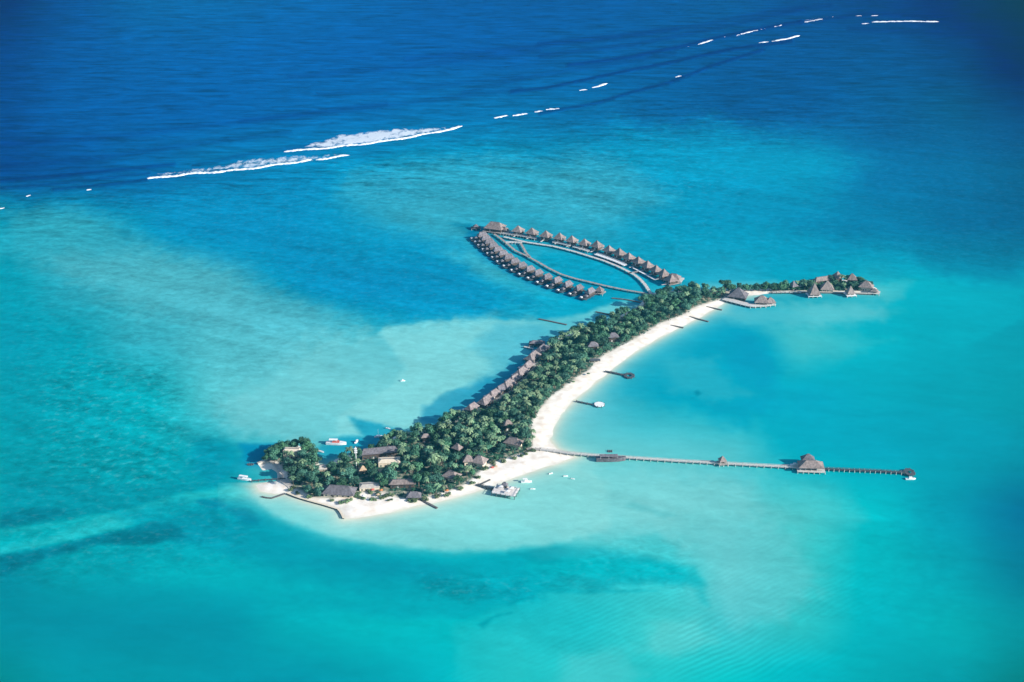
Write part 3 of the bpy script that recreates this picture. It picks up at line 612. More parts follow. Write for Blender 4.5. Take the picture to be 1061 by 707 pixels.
jetty('causeway', 'dark low causeway between the restaurant terrace and the eastern cluster', 'causeway', [(800, 304.4), (815, 304.2), (830, 304.4)], 3.2, 1.9, 'pale_deck', True, 5)
GR = [((728, 317.6), (738, 319.6), (748, 321.8), 'first dark groyne below the terrace at the far end of the beach'), ((712, 328), (723, 331), (734, 333.8), 'long dark groyne in the upper beach, second from its far end'),
      ((694, 337.6), (701, 338.8), (708, 340.2), 'short dark groyne in the upper beach, third from its far end'), ((634, 309.4), (649, 311), (664, 314), 'dark groyne in the water between the near villa arm and the wood'),
      ((617, 323.6), (623, 324.6), (631, 326.6), 'tiny dark groyne on the wooded shore behind the wood'), ((558, 331), (571, 333.6), (587, 337), 'dark curved groyne on the wooded shore above the beach houses'),
      ((434.4, 518.2), (443, 522), (453, 527.2), 'brown timber groyne slanting into the near shallows'), ((496.5, 503.4), (502, 500.6), (508, 497.8), 'low sandy groyne beside the gangway of the diving platform')]
for a, b, c, lb in GR:
    wall('groyne', 'stone ' + lb if 'timber' not in lb else lb, 'groyne', [a, b, c], 2.0, -1, .9, 'stone', 'groynes along the shore')
wall('sea_wall', 'long curving sea wall with white top along the near tip of the island', 'sea wall', [(297, 512), (308, 516.4), (320, 520), (335, 524), (350, 528.6), (353.5, 532.5), (356, 538)], 1.3, -1, 1.3, 'stone', None, 'cream')
wall('breakwater', 'curved pale breakwater hooking around the small western cove', 'breakwater', [(267, 481.5), (273, 479.4), (280, 479.6), (286, 483.5), (289.5, 489), (291.5, 496)], 2.6, -1, 1.7, 'concrete')
wall('breakwater', 'low dark angled rock wall in the shallows off the near tip', 'breakwater', [(271, 515.2), (280, 517.2), (288, 514.6), (295, 512)], 1.5, -1, .8, 'stone')
wall('sea_wall', 'dark low sea wall edging the eastern cluster of thatched roofs', 'sea wall', [(826, 303.6), (845, 303.8), (865, 304.2), (885, 305), (904, 305.6)], 2.2, -1, 1.6, 'stone', None, 'concrete')
wall('slipway', 'pale sloping slipway beside the western cove', 'slipway', [(293, 499), (297, 502), (302, 506)], 5.5, .4, 1.5, 'concrete')

def platform(name, label, cat, px, py, rx, ry, z, m, pm='pile', n=16, rz=0, hole=0.0, sq=False):
    p = at(px, py); root = empty(name, p, rz, label, cat); mb = MB()
    if sq: mb.box((0, 0, z - .2), (2 * rx, 2 * ry, .4))
    elif hole:
        vs = []
        for zz in (z - .4, z):
            for k in range(n): a = 2 * math.pi * k / n; vs += [(rx * math.cos(a), ry * math.sin(a), zz), (rx * hole * math.cos(a), ry * hole * math.sin(a), zz)]
        fs = []
        for k in range(n):
            a, b = 2 * k, 2 * ((k + 1) % n); c, d = a + 2 * n, b + 2 * n
            fs += [(a, b, b + 1, a + 1), (c, c + 1, d + 1, d), (a, c, d, b), (a + 1, b + 1, d + 1, c + 1)]
        mb.add(vs, fs)
    else:
        vs = [(rx * math.cos(2 * math.pi * k / n), ry * math.sin(2 * math.pi * k / n), zz) for zz in (z - .4, z) for k in range(n)]
        mb.add(vs, [tuple(range(n - 1, -1, -1)), tuple(range(n, 2 * n))] + [(k, (k + 1) % n, n + (k + 1) % n, n + k) for k in range(n)])
    mb.build('deck', M[m], root)
    if sq:
        nx = max(2, int(2 * rx / 4)); ny = max(2, int(2 * ry / 4)); pp = []
        for i in range(nx + 1):
            for s_ in (-1, 1): pp.append((-rx + 2 * rx * i / nx, s_ * ry))
        for i in range(1, ny):
            for s_ in (-1, 1): pp.append((s_ * rx, -ry + 2 * ry * i / ny))
    else: pp = [(rx * math.cos(2 * math.pi * (k + .5) / 8), ry * math.sin(2 * math.pi * (k + .5) / 8)) for k in range(8)]
    for x, y in pp: m2 = MB(); m2.cyl((x, y, -1.5), (x, y, z + .6), .35, .3, 6); m2.build('pile', M[pm], root)
    return root
platform('round_platform', 'small round white platform at the end of a thin pier off the beach', 'platform', 621, 420.4, 5.2, 5.2, 1.6, 'white')
platform('round_platform', 'dark ring shaped swimming platform at the end of the short pier', 'platform', 652, 390.2, 5.5, 6.5, 1.3, 'dark_deck', hole=.45)
platform('round_platform', 'dark round landing platform at the far end of the long jetty', 'platform', 942, 491, 4.8, 6.5, 2.0, 'dark_deck', hole=.35)
platform('sunken_rock', 'dark coral rock just awash off the western cove', 'rock', 259.5, 481.6, 3.0, 1.8, .4, 'dark_deck', n=9)
pf = platform('dive_platform', 'square pale diving platform on posts off the near beach', 'platform', 524, 511.5, 10.5, 7.5, 3.0, 'bleached', 'dark_deck', rz=-.32, sq=True)
mb = MB()
for s_ in (-1, 1):
    mb.box((0, s_ * 7.3, 4.0), (21, .2, .2)); mb.box((s_ * 10.3, 0, 4.0), (.2, 14.6, .2))
    for i in range(9): mb.box((-10 + 2.5 * i, s_ * 7.3, 3.5), (.22, .22, 1.1))
mb.build('railing', M['white'], pf)

# ------------------------------------------------------------------ thatched buildings
def posts(root, xs, ys, z0, z1, m='pale_pile', r=.22, name='post'):
    for x in xs:
        for y in ys:
            mb = MB(); mb.cyl((x, y, z0), (x, y, z1), r, r, 6); mb.build(name, M[m], root)
def villa_far():
    root = empty('overwater_villa', (0, 0, 0))
    mb = MB(); mb.box((0, 1.5, 2.0), (11.4, 15, .4)); mb.build('deck', M['deck'], root)
    mb = MB(); mb.box((0, 0, 4.3), (8.6, 8.6, 4.2)); w = mb.build('wall', M['wall'], root)
    mb = MB(); mb.box((0, -4.34, 3.4), (2.0, .12, 2.2)); mb.build('door', M['pale_deck'], w)
    mb = MB(); mb.box((0, 4.36, 3.5), (6.0, .12, 2.0)); mb.build('window', M['glass'], w)
    mb = MB(); mb.roof(0, 0, 6.0, 13.6, 13.6, 6.8, .8, flare=.12); r = mb.build('roof', M['thatch'], root)
    mb = MB(); mb.box((0, 0, 13.0), (1.4, 1.0, .7), 0, 0, .6); mb.build('ridge_cap', M['thatch_dark'], r)
    mb = MB(); mb.roof(2.6, 8.0, 3.6, 5.0, 4.4, 2.4, .6); mb.build('porch_roof', M['thatch'], root)
    mb = MB(); mb.box((0, -9.6, 2.0), (1.8, 8.4, .3)); mb.build('footbridge', M['pale_deck'], root)
    posts(root, (-5.2, 0, 5.2), (-5.4, 1.5, 8.4), -1.5, 1.85, 'pile', .25, 'pile')
    return root
def villa_near():
    root = empty('overwater_villa', (0, 0, 0))
    mb = MB(); mb.box((0, 4.4, 2.0), (10.4, 24, .4)); mb.build('deck', M['dark_deck'], root)  # dark, lengthened deck stands in for the shade before the roof
    mb = MB(); mb.box((0, 0, 3.9), (6.0, 11.0, 3.6)); w = mb.build('wall', M['wall'], root)
    mb = MB(); mb.box((0, -5.56, 3.3), (1.8, .12, 2.2)); mb.build('door', M['pale_deck'], w)
    mb = MB(); mb.box((0, 5.56, 3.4), (5.0, .12, 2.0)); mb.build('window', M['glass'], w)
    mb = MB(); mb.roof(0, 0, 5.4, 14.0, 7.6, 4.4, 8.0, math.pi / 2, flare=.1); r = mb.build('roof', M['thatch_dark'], root)  # darker thatch standing in for the shaded slopes
    mb = MB(); mb.box((0, 0, 10.2), (.7, 8.4, .3)); mb.build('ridge_cap', M['thatch'], r)
    mb = MB(); mb.roof(-1.2, 9.6, 3.6, 5.2, 4.4, 2.0, .8); mb.build('porch_roof', M['thatch_dark'], root)
    mb = MB(); mb.box((2.6, 13.6, 2.7), (2.7, 2.5, .9)); mb.build('daybed', M['white'], root)
    posts(root, (-4.2, 4.2), (-7, -1, 5, 12.6), -1.5, 1.8, 'pile', .25, 'pile')
    return root
def frame_dirs(pk, z):
    W = [at(a, b, z) for a, b in pk]; n = len(W); out = []
    for i in range(n):
        t = W[min(i + 1, n - 1)] - W[max(i - 1, 0)]; out.append((Vector((W[i].x, W[i].y, 0)), math.atan2(t.y, t.x)))
    return out
ORD = ['first', 'second', 'third', 'fourth', 'fifth', 'sixth', 'seventh', 'eighth', 'ninth', 'tenth', 'eleventh', 'twelfth', 'thirteenth', 'fourteenth', 'fifteenth', 'sixteenth', 'seventeenth', 'eighteenth', 'nineteenth', 'twentieth', 'twenty-first', 'twenty-second']
far_pk = [(536.7, 234.2), (551, 236.4), (565.5, 239.6), (579.7, 242), (592.5, 244.8), (605.5, 247.8), (618.5, 250.4), (631, 254.8), (641.7, 258.4), (651.6, 262.5), (661.5, 266.4), (671, 270.8), (680, 275.2), (688, 279.8), (696, 285.2)]
pf_ = villa_far()
for i, (p, a) in enumerate(frame_dirs(far_pk, 12)):
    o = pf_ if i == 0 else copy_tree(pf_)
    o.location = p; o.rotation_euler.z = a + math.pi if False else a
    s = random.uniform(.93, 1.05) * (1.0 if i else 1.05); o.scale = (s, s, random.uniform(.94, 1.04))
    tag(o, '%s overwater villa with pointed thatched roof in the far arm from the head pavilion' % ORD[i], 'villa', 'overwater villas of the far arm')
near_pk = [(500, 241), (503.5, 244.4), (507, 248), (511, 251.8), (515.8, 255.8), (521, 259.8), (526.8, 264), (533, 268.2), (540.5, 272.2), (548.7, 276.2), (557.4, 280), (566.8, 284.2), (577, 288), (588, 292), (599.5, 295.6), (611.5, 299.2)]
pn = villa_near()
for i, (p, a) in enumerate(frame_dirs(near_pk, 9.5)):
    o = pn if i == 0 else copy_tree(pn)
    o.location = p; o.rotation_euler.z = a + math.pi
    s = random.uniform(.94, 1.04); o.scale = (s, s, s)
    tag(o, '%s overwater villa with long thatched roof in the near arm from the head pavilion' % ORD[i], 'villa', 'overwater villas of the near arm')

LAND_MARKS = []
def hall(name, label, cat, px, py, L, Wd, h, ridge, rz=0.0, base=0.0, eave=4.2, wallm='wall', roofm='thatch', over=1.6, piles=False, deck=None, open_=False, group=None, win=True, z=0):
    """thatched or tiled hall: wall (> door, window), roof (> ridge cap), optional deck and piles; px,py = its foot"""
    p = at(px, py, 0); LAND_MARKS.append((p.x, p.y, label)); root = empty(name, (p.x, p.y, z), rz, label, cat, group)
    zb = base + (2.2 if piles else .9)
    if deck:
        mb = MB(); mb.box((0, 0, zb - .2), (deck[0], deck[1], .4)); mb.build('deck', M[deck[2]], root)
        if piles:
            nx = max(2, int(deck[0] / 4.5))
            for i in range(nx + 1):
                for s_ in (-1, 1): m2 = MB(); m2.cyl((-deck[0] / 2 + .3 + (deck[0] - .6) * i / nx, s_ * (deck[1] / 2 - .3), -1.5), (-deck[0] / 2 + .3 + (deck[0] - .6) * i / nx, s_ * (deck[1] / 2 - .3), zb - .4), .3, .3, 6); m2.build('pile', M['pale_pile'], root)
    wl, ww = L - 2 * over, Wd - 2 * over
    if open_:
        n = max(1, int(wl / 4.5))
        posts(root, [-wl / 2 + wl * i / n for i in range(n + 1)], (-ww / 2, ww / 2), zb, eave + .3, 'pale_pile', .22)
        mb = MB(); mb.box((0, 0, zb + .6), (wl * .55, ww * .5, 1.2)); mb.build('counter', M['wall'], root)
    else:
        mb = MB(); mb.box((0, 0, (zb + eave) / 2 - .3), (wl, ww, eave - zb + 1.2)); w = mb.build('wall', M[wallm], root)
        mb = MB(); mb.box((-wl * .18, -ww / 2 - .06, zb + 1.1), (1.4, .12, 2.2)); mb.build('door', M['pale_deck' if wallm == 'wall' else 'wall'], w)
        if win:
            for i in range(max(1, int(wl / 5))):
                mb = MB(); mb.box((-wl / 2 + 2.2 + i * 5.0, -ww / 2 - .05, zb + 1.5), (1.5, .1, 1.2)); mb.build('window', M['glass'], w)
    mb = MB(); mb.roof(0, 0, eave, L, Wd, h, ridge, flare=.1); r = mb.build('roof', M[roofm], root)
    if ridge > 1.2: mb = MB(); mb.box((0, 0, eave + h + .4), (ridge + .6, .8, .3)); mb.build('ridge_cap', M['thatch_dark'], r)
    return root
hall('head_pavilion', 'large pinkish thatched pavilion at the head of the villa ring', 'pavilion', 513, 239.5, 25, 20, 6.5, 12, -.35, piles=True, deck=(27, 23, 'deck'), eave=5.6)
hall('head_pavilion_annex', 'low thatched annex with pink terrace below the head pavilion', 'annex', 522, 241, 12, 8, 3.0, 4, -.5, piles=True, deck=(15, 12, 'deck'), eave=4.2, roofm='thatch')
hall('water_hut', 'small dark hut on posts beyond the head of the villa ring', 'hut', 493, 237.5, 6.5, 6.5, 2.8, 0, 0.1, piles=True, deck=(12, 9, 'dark_deck'), eave=3.8, roofm='thatch_dark', open_=True)
hall('overwater_villa', 'last small overwater villa with pale pointed porch closing the near arm', 'villa', 621, 304.5, 9, 9, 5.0, 0, -.4, piles=True, deck=(12, 11, 'deck'), eave=4.2)
hall('end_pavilion', 'broad thatched building with white terrace closing the far arm', 'pavilion', 698, 291, 16, 11, 4.2, 6, -.35, piles=True, deck=(22, 15, 'pale_deck'), eave=4.4)
# arrival pavilion with its two roofs
a_ = hall('arrival_pavilion', 'arrival pavilion with two thatched roofs halfway along the long jetty', 'pavilion', 839.5, 487.2, 23, 13, 4.8, 8, -.06, piles=True, deck=(25, 15, 'pale_deck'), eave=5.2, open_=True)
mb = MB(); mb.roof(-1.5, 9.5, 5.8, 12.5, 9.5, 5.4, 1.6, 0, flare=.1); mb.build('upper_roof', M['thatch_dark'], a_)
mb = MB(); mb.box((-1.5, 9.5, 2.0), (13, 9, .4)); mb.build('rear_deck', M['deck'], a_)
posts(a_, (-6.5, -1.5, 3.5), (6.5, 13), -1.5, 6, 'pile', .28)
hall('jetty_pavilion', 'small pyramid roofed shelter midway along the long jetty', 'shelter', 748.2, 481.6, 6.8, 6.8, 4.4, 0, .2, piles=True, deck=(8.5, 8.5, 'deck'), eave=4.6, open_=True, over=.8)
hall('dive_hut', 'little thatched hut standing on the square diving platform', 'hut', 523, 508, 5.6, 4.6, 2.2, 1.5, -.3, base=2.3, eave=5.6, roofm='thatch_dark', over=.8)
# shore houses: (label, px, py, L, W, h, ridge, rz, wall, roof, eave)
hall('house', 'cream walled house with flat pale roof among the trees of the western tip', 'house', 303.5, 474.5, 16, 8, 1.0, 12, -.08, wallm='cream', roofm='cream', eave=8.5, over=.2)
hall('house', 'wide grey thatched hall behind the near sea wall', 'house', 352, 513, 29, 15, 5.0, 17, -.12, wallm='cream', roofm='thatch_dark', eave=4.2)
hall('house', 'small white roofed hut among the palms west of the mast', 'house', 334, 490, 9, 8, 2.6, 3, .1, wallm='cream', roofm='concrete', eave=5.4)
hall('house', 'long low grey thatched building behind the red and white boat', 'house', 393, 474, 35, 10, 3.4, 28, .20, wallm='wall', roofm='thatch_dark', eave=6.5)
hall('house', 'pale pink walled building with stepped white roof in the harbour grove', 'house', 403.5, 482, 20, 11, 1.2, 14, .08, wallm='cream', roofm='cream', eave=5.0, over=.2)
hall('house', 'small brown thatched hut between palms near the mast', 'house', 376, 491, 7, 7, 3.2, 0, .2, wallm='tan', roofm='tan', eave=5.0)
hall('house', 'pale flat roofed building on the sand right of the grey hall', 'house', 383, 507, 18, 10, 1.2, 12, .1, wallm='cream', roofm='concrete', eave=4.0, over=.3)
hall('house', 'grey roofed long building shaded by trees behind the near beach', 'house', 417, 505, 24, 9, 2.6, 16, .05, wallm='wall', roofm='thatch', eave=5.2)
hall('house', 'thatched villa hidden behind bushes by the timber groyne', 'house', 429, 517, 13, 9, 3.2, 6, .0, wallm='wall', roofm='thatch_dark', eave=3.6)
hall('house', 'round shouldered grey thatched villa under tall palms by the near beach', 'house', 468, 497.5, 15, 12, 4.2, 5, -.5, wallm='cream', roofm='thatch', eave=4.8)
hall('house', 'thatched villa with steep ridge deep in the grove above the near beach', 'house', 474, 470.5, 9, 8, 4.0, 2, -.6, roofm='thatch', eave=6.5)
hall('house', 'left of a pair of pinkish thatched villas behind the near beach', 'house', 485, 482, 10, 9, 4.5, 2, .1, wallm='cream', roofm='thatch', eave=5.6)
hall('house', 'right of a pair of pinkish thatched villas behind the near beach', 'house', 497, 482.5, 13, 12, 5.2, 3, -.4, wallm='cream', roofm='thatch', eave=5.0)
hall('house', 'grey thatched villa at the grove edge beside the jetty bridge', 'house', 532, 463.5, 17, 11, 4.2, 7, -.4, wallm='cream', roofm='thatch', eave=5.6)
hall('house', 'small pink thatched roof peeping from the trees above the jetty bridge', 'house', 526, 446, 9, 8, 4.0, 2, .3, roofm='thatch', eave=7.0)
hall('house', 'tiny pale roof in the trees behind the harbour grove', 'house', 441, 459.5, 9, 6, 2.4, 3, .2, roofm='thatch', eave=7.5)
hall('house', 'faint grey roof among dark trees in the middle of the wood', 'house', 614, 363.5, 12, 9, 3.6, 4, .1, roofm='thatch_dark', eave=6.6)
hall('house', 'faint grey roof near the beach edge in the upper wood', 'house', 635, 354, 12, 9, 3.6, 4, .1, roofm='thatch_dark', eave=6.6)
hall('beach_shelter', 'low dark shelter on the sand at the top of the wide beach', 'shelter', 616, 375.5, 12, 5, 1.2, 8, 0, eave=2.6, roofm='dark_deck', over=.5, open_=True)
# beach houses in a stepped row along the western shore of the wood
bh = [(489, 427, 11, 9, .75, 0), (503.5, 420.5, 14, 11, .75, 1), (511.5, 413, 12, 9, .75, 0), (518.5, 408, 11, 9, .75, 0), (526, 403.8, 13, 11, .8, 1), (533, 397, 12, 9, .8, 0), (540, 391, 13, 10, .85, 1), (546.5, 383.5, 14, 10, .9, 0), (552, 374.6, 15, 11, .9, 1), (561, 366.6, 14, 11, .9, 0)]
lb = ['brownish', 'bright pinkish large', 'pinkish', 'dark shaded', 'bright broad', 'pink', 'pale', 'tallest bright', 'speckled grey', 'dim blue grey']
for i, (px, py, L_, W_, a, big) in enumerate(bh):
    hall('beach_house', '%s thatched house, %s from the near end of the western shore row' % (lb[i], ORD[i]), 'house', px, py, L_ * 1.32, W_ * .95, 4.4 + big * .8, L_ * .72, a + .18 + random.uniform(-.07, .07), piles=False, base=.6, eave=4.8 + .5 * big, wallm='wall', roofm='thatch_mid' if i not in (3, 9) else 'thatch_dark', group='row of thatched houses on the western shore')
    p = at(px - 7.5, py - 1.2)
    mb = MB(); mb.box((0, 0, 1.6), (5.5, 4, .3)); mb.box((-1.4, 0, 2.1), (1.8, 2.4, .5), 0, 1); q = mb.build('sun_deck', [M['deck'], M['white']]); q.location = (p.x, p.y, 0); q.rotation_euler.z = a
    for sx_ in (-2.4, 2.4):
        for sy in (-1.7, 1.7): m2 = MB(); m2.cyl((sx_, sy, -1), (sx_, sy, 1.4), .2, .2, 6); m2.build('pile', M['pile'], q)
    tag(q, 'timber sun deck on posts beside the %s house of the western row' % ORD[i], 'deck', 'sun decks below the western houses')
hall('boat_house', 'low lilac grey roof at the far end of the western house row', 'house', 556.5, 358.5, 17, 7, 2.0, 10, 0, eave=4.0, piles=True, deck=(18, 9, 'dark_deck'), roofm='thatch_dark')
jetty('pier', 'thin pale pier beside the low roof ending the western house row', 'pier', [(543, 360.5), (548, 361.6), (552.5, 363)], 2.2, 1.6, 'pale_deck', False, 5)
# eastern restaurant and cluster
hall('restaurant', 'steep grey thatched restaurant at the far end of the beach', 'restaurant', 764.5, 309.5, 22, 17, 9.0, 1.5, -.35, eave=4.4, wallm='wall', roofm='thatch_dark')
hall('restaurant', 'wide thatched dining pavilion with pale right slope on the beach terrace', 'restaurant', 789, 315.6, 17, 14, 6.5, 3, -.15, eave=4.4, wallm='cream', roofm='thatch', open_=True)
hall('restaurant', 'small steep thatched dining pavilion at the right edge of the beach terrace', 'restaurant', 797.5, 316, 12, 11, 5.0, 1.5, .1, eave=4.0, wallm='cream', roofm='thatch', open_=True)
tr = empty('terrace', at(776, 314.5), 0, 'long pale terrace on dark posts in front of the beach restaurants', 'terrace')
mb = MB(); O = at(776, 314.5); TW = [at(a, b) - O for a, b in [(750, 311), (765, 315), (778, 318.3), (792, 317.6), (802, 316)]]
strip(mb, resample(TW, 4) + [TW[-1]], 9, 1.7, 2.2); mb.build('deck', M['pale_deck'], tr)
mb = MB(); strip(mb, resample(offset(TW, -4.3), 4), .2, 3.1, 3.3); [mb.box((q.x, q.y, 2.65), (.2, .2, 1.1)) for q in resample(offset(TW, -4.3), 3)]; mb.build('railing', M['white'], tr)
for q in resample(offset(TW, -4.4), 6): m2 = MB(); m2.cyl((q.x, q.y, -1.5), (q.x, q.y, 1.7), .45, .45, 6); m2.build('pile', M['pale_pile'], tr)
hall('water_pavilion', 'tall pointed thatched pavilion on a bright white platform at the east cluster', 'pavilion', 843, 307, 13, 13, 12.5, 0, .1, piles=True, deck=(16, 12, 'white'), eave=4.0)
hall('spa_house', 'pink pointed thatched roof behind the white platform pavilion', 'house', 856.5, 302, 16, 12, 9.0, 1, -.1, eave=4.0, wallm='cream', roofm='thatch')
hall('spa_house', 'long pale thatched roof at the back of the east cluster', 'house', 854, 294.5, 28, 8, 3.6, 22, .32, eave=6.0, wallm='wall', roofm='thatch')
hall('spa_house', 'pinkish pointed roof crowning the back of the east cluster', 'house', 867, 293.5, 11, 11, 7.0, 0, .3, eave=8.0, wallm='wall', roofm='thatch')
hall('spa_house', 'pinkish pointed roof standing above trees at the back right of the east cluster', 'house', 882, 294.5, 12, 11, 6.0, 1.5, -.1, eave=7.0, wallm='wall', roofm='thatch')
hall('water_pavilion', 'small white fronted gabled pavilion over water at the east cluster', 'pavilion', 880.5, 306.5, 10, 9, 8.5, 0, .2, piles=True, deck=(12, 12, 'white'), eave=3.8)
hall('spa_house', 'pale walled corner house with steep roof at the east end of the cluster', 'house', 897, 301, 17, 12, 6.5, 3, -.35, eave=5.2, wallm='cream', roofm='thatch')
hall('water_pavilion', 'lowest thatched pavilion with small white deck at the very east end', 'pavilion', 905.5, 304.6, 9, 7, 3.0, 1, -.35, piles=True, deck=(13, 10, 'pale_deck'), eave=3.8)
hall('round_hut', 'lone dark thatched hut on the causeway to the east cluster', 'hut', 821.5, 300.5, 9, 9, 6.0, 0, .5, eave=5.5, roofm='thatch_dark')
# radio mast
mp_ = at(369.5, 487); ms = empty('radio_mast', mp_, 0, 'slim white mast rising above the palms of the harbour grove', 'mast')
mb = MB(); mb.cyl((0, 0, .5), (0, 0, 24), .45, .25, 8); mb.build('pole', M['white'], ms)
mb = MB()
for z_ in (18, 20, 22): mb.box((0, 0, z_), (2.6, 1.4, .9))
mb.build('antenna', M['white'], ms)

# ------------------------------------------------------------------ boats
def boat(label, px, py, L, rz=0.0, style='launch', hull='white', top='white', group=None, name='boat'):
    p = at(px, py); root = empty(name, (p.x, p.y, 0), rz, label, 'boat', group)
    B = L * (.26 if style != 'dhoni' else .22); Hh = L * .11 + .35; mb = MB(); n = 10; rings = []
    for i in range(n + 1):
        t = i / n; x = -L / 2 + L * t; w = B / 2 * (1 - max(0, (t - .55) / .45) ** 2.2) * (.86 + .14 * min(1, t * 4)); w = max(w, .04)
        sh = Hh * (1 + .55 * max(0, t - .5) ** 1.5 * (2.2 if style == 'dhoni' else 1))
        rings.append([(x, -w, sh), (x, -w * .82, .15), (x, 0, -.35), (x, w * .82, .15), (x, w, sh), (x, w * .84, sh), (x, 0, sh - .28), (x, -w * .84, sh)])
    vs = [q for r_ in rings for q in r_]; fs = [tuple(range(8)), tuple(8 * n + j for j in range(7, -1, -1))]
    for i in range(n):
        for j in range(8): fs.append((8 * i + j, 8 * i + (j + 1) % 8, 8 * i + 8 + (j + 1) % 8, 8 * i + 8 + j))
    mb.add(vs, fs); mb.build('hull', M[hull], root)
    if style in ('launch', 'cruiser'):
        mb = MB(); mb.box((-.02 * L, 0, Hh + .7), (L * .36, B * .66, 1.4), 0, 0, .86); c = mb.build('cabin', M[top], root)
        mb = MB(); mb.box((.165 * L, 0, Hh + .85), (.12, B * .52, .7)); mb.build('windscreen', M['glass'], c)
        if style == 'cruiser':
            mb = MB(); mb.box((-.14 * L, 0, Hh + 2.6), (L * .42, B * .7, .18)); mb.build('canopy', M['white'], root)
            for x in (-.3, .04):
                for s_ in (-1, 1): m2 = MB(); m2.cyl((x * L, s_ * B * .3, Hh), (x * L, s_ * B * .3, Hh + 2.6), .08, .08, 5); m2.build('canopy_post', M['white'], root)
    elif style == 'dhoni':
        mb = MB(); mb.box((-.08 * L, 0, Hh + 2.3), (L * .62, B * .85, .22), 0, 0, .96); mb.build('canopy', M[top], root)
        for x in (-.36, -.08, .2):
            for s_ in (-1, 1): m2 = MB(); m2.cyl((x * L, s_ * B * .36, Hh - .1), (x * L, s_ * B * .36, Hh + 2.25), .1, .1, 5); m2.build('canopy_post', M['white'], root)
    elif style == 'cat':
        mb = MB(); mb.box((0, 0, Hh + .35), (L * .5, B * 1.2, .25)); mb.build('netting', M['white'], root)
        mb = MB(); mb.cyl((0, 0, Hh), (0, 0, Hh + L * 1.0), .09, .05, 6); mb.build('mast', M['white'], root)
    else:
        mb = MB(); mb.box((-.08 * L, 0, Hh - .05), (.5, B * .8, .14)); mb.build('thwart', M['tan'], root)
        mb = MB(); mb.box((-L * .5, 0, Hh + .1), (.4, .4, .9)); mb.build('outboard_motor', M['glass'], root)
    return root
boat('large white boat with faded red cabin roof moored behind the western grove', 348.5, 460.5, 19, -.05, 'cruiser', 'white', 'red')
boat('white launch moored close to the trees right of the red roofed boat', 369.5, 458.5, 7, 1.2, 'launch')
boat('white sailing catamaran with mast on the wooded shore behind the long roof', 392, 453, 7.5, .3, 'cat')
boat('small white skiff at the shore where the trees begin to rise', 402, 444.5, 5, -.3, 'skiff')
boat('narrow white skiff in the inlet between the two western groves', 332, 468.5, 7.5, -.4, 'skiff')
boat('tiny white boat alone on the pale sandbank behind the island', 417.5, 395.2, 4.6, .2, 'launch')
boat('boat shaped covered ferry with white roof at the end of the sand spit', 253.5, 497.5, 13, -.25, 'dhoni', 'white', 'white', name='ferry')
boat('white launch moored at the left side of the arrival pavilion', 823.5, 482.6, 8.5, .0, 'launch')
boat('bright white motor boat moored below the round end of the jetty', 943.5, 497, 9, .05, 'launch')
boat('long grey dhoni with pale canopy moored along the long jetty', 633, 477.6, 27, .03, 'dhoni', 'thatch_dark', 'thatch_dark', name='dhoni')
boat('pair of joined white hulls, the larger boat off the diving platform', 545.5, 500, 9.5, .1, 'cruiser')
boat('small white dinghy just below the larger boat off the diving platform', 552, 507.2, 4.5, .0, 'skiff')
boat('white dinghy near the beach left of two other dinghies', 570.6, 491.2, 4.0, .5, 'skiff')
boat('white dinghy, middle of the three below the start of the long jetty', 586, 493.9, 4.2, .1, 'skiff')
boat('white dinghy, outermost of the three below the start of the long jetty', 593.4, 496.7, 3.8, -.2, 'skiff')
platform('bathing_raft', 'tiny dark raft with white shade floating beside the long jetty', 'raft', 632, 468, 1.8, 1.6, .5, 'dark_deck', sq=True)

def parasol(px, py, m, label):
    p = at(px, py); root = empty('parasol', (p.x, p.y, 1.0), 0, label, 'parasol'); mb = MB(); mb.cyl((0, 0, 0), (0, 0, 2.6), .06, .06, 5); mb.build('pole', M['white'], root)
    mb = MB(); mb.cone(0, 0, 2.2, 1.9, .8, 8, .06); mb.build('canopy', M[m], root)
for px, py, m, lb_ in [(510, 487.6, 'red', 'dark red parasol on the sand above the diving platform'), (513.5, 486.4, 'tan', 'tan parasol right of the dark red one on the sand'), (463, 511.5, 'orange', 'orange parasol near the shoreline between groyne and gangway'),
        (391.5, 515.6, 'tan', 'tan parasol alone on the open sand by the grey hall'), (386, 510.6, 'red', 'red parasol beside the pale flat building on the sand'), (395, 511, 'orange', 'orange parasol right of the pale flat building on the sand'),
        (609.5, 390, 'shrub', 'green parasol on the upper part of the wide beach'), (594, 398.5, 'shrub', 'green parasol at the inner edge of the wide beach'), (377, 517, 'white', 'white parasol in front of the grey hall')]:
    parasol(px, py, m, lb_)
for x_, y_, rz_, lb_ in [(-5, 2, 0, 'white sun canopy on the left side of the diving platform'), (4.5, 2.5, .3, 'white sun canopy on the right side of the diving platform'), (3, -3.5, 0, 'white sun canopy at the front of the diving platform')]:
    c_, s_ = math.cos(-.32), math.sin(-.32); root = empty('sun_canopy', (pf.location.x + x_ * c_ - y_ * s_, pf.location.y + x_ * s_ + y_ * c_, 3.0), rz_ - .32, lb_, 'canopy')
    mb = MB(); mb.roof(0, 0, 2.2, 3.6, 3.2, .8, .4, eave=.1); mb.build('roof', M['white'], root)
    for u in (-1.5, 1.5):
        for v in (-1.3, 1.3): mb = MB(); mb.cyl((u, v, 0), (u, v, 2.2), .08, .08, 5); mb.build('post', M['white'], root)
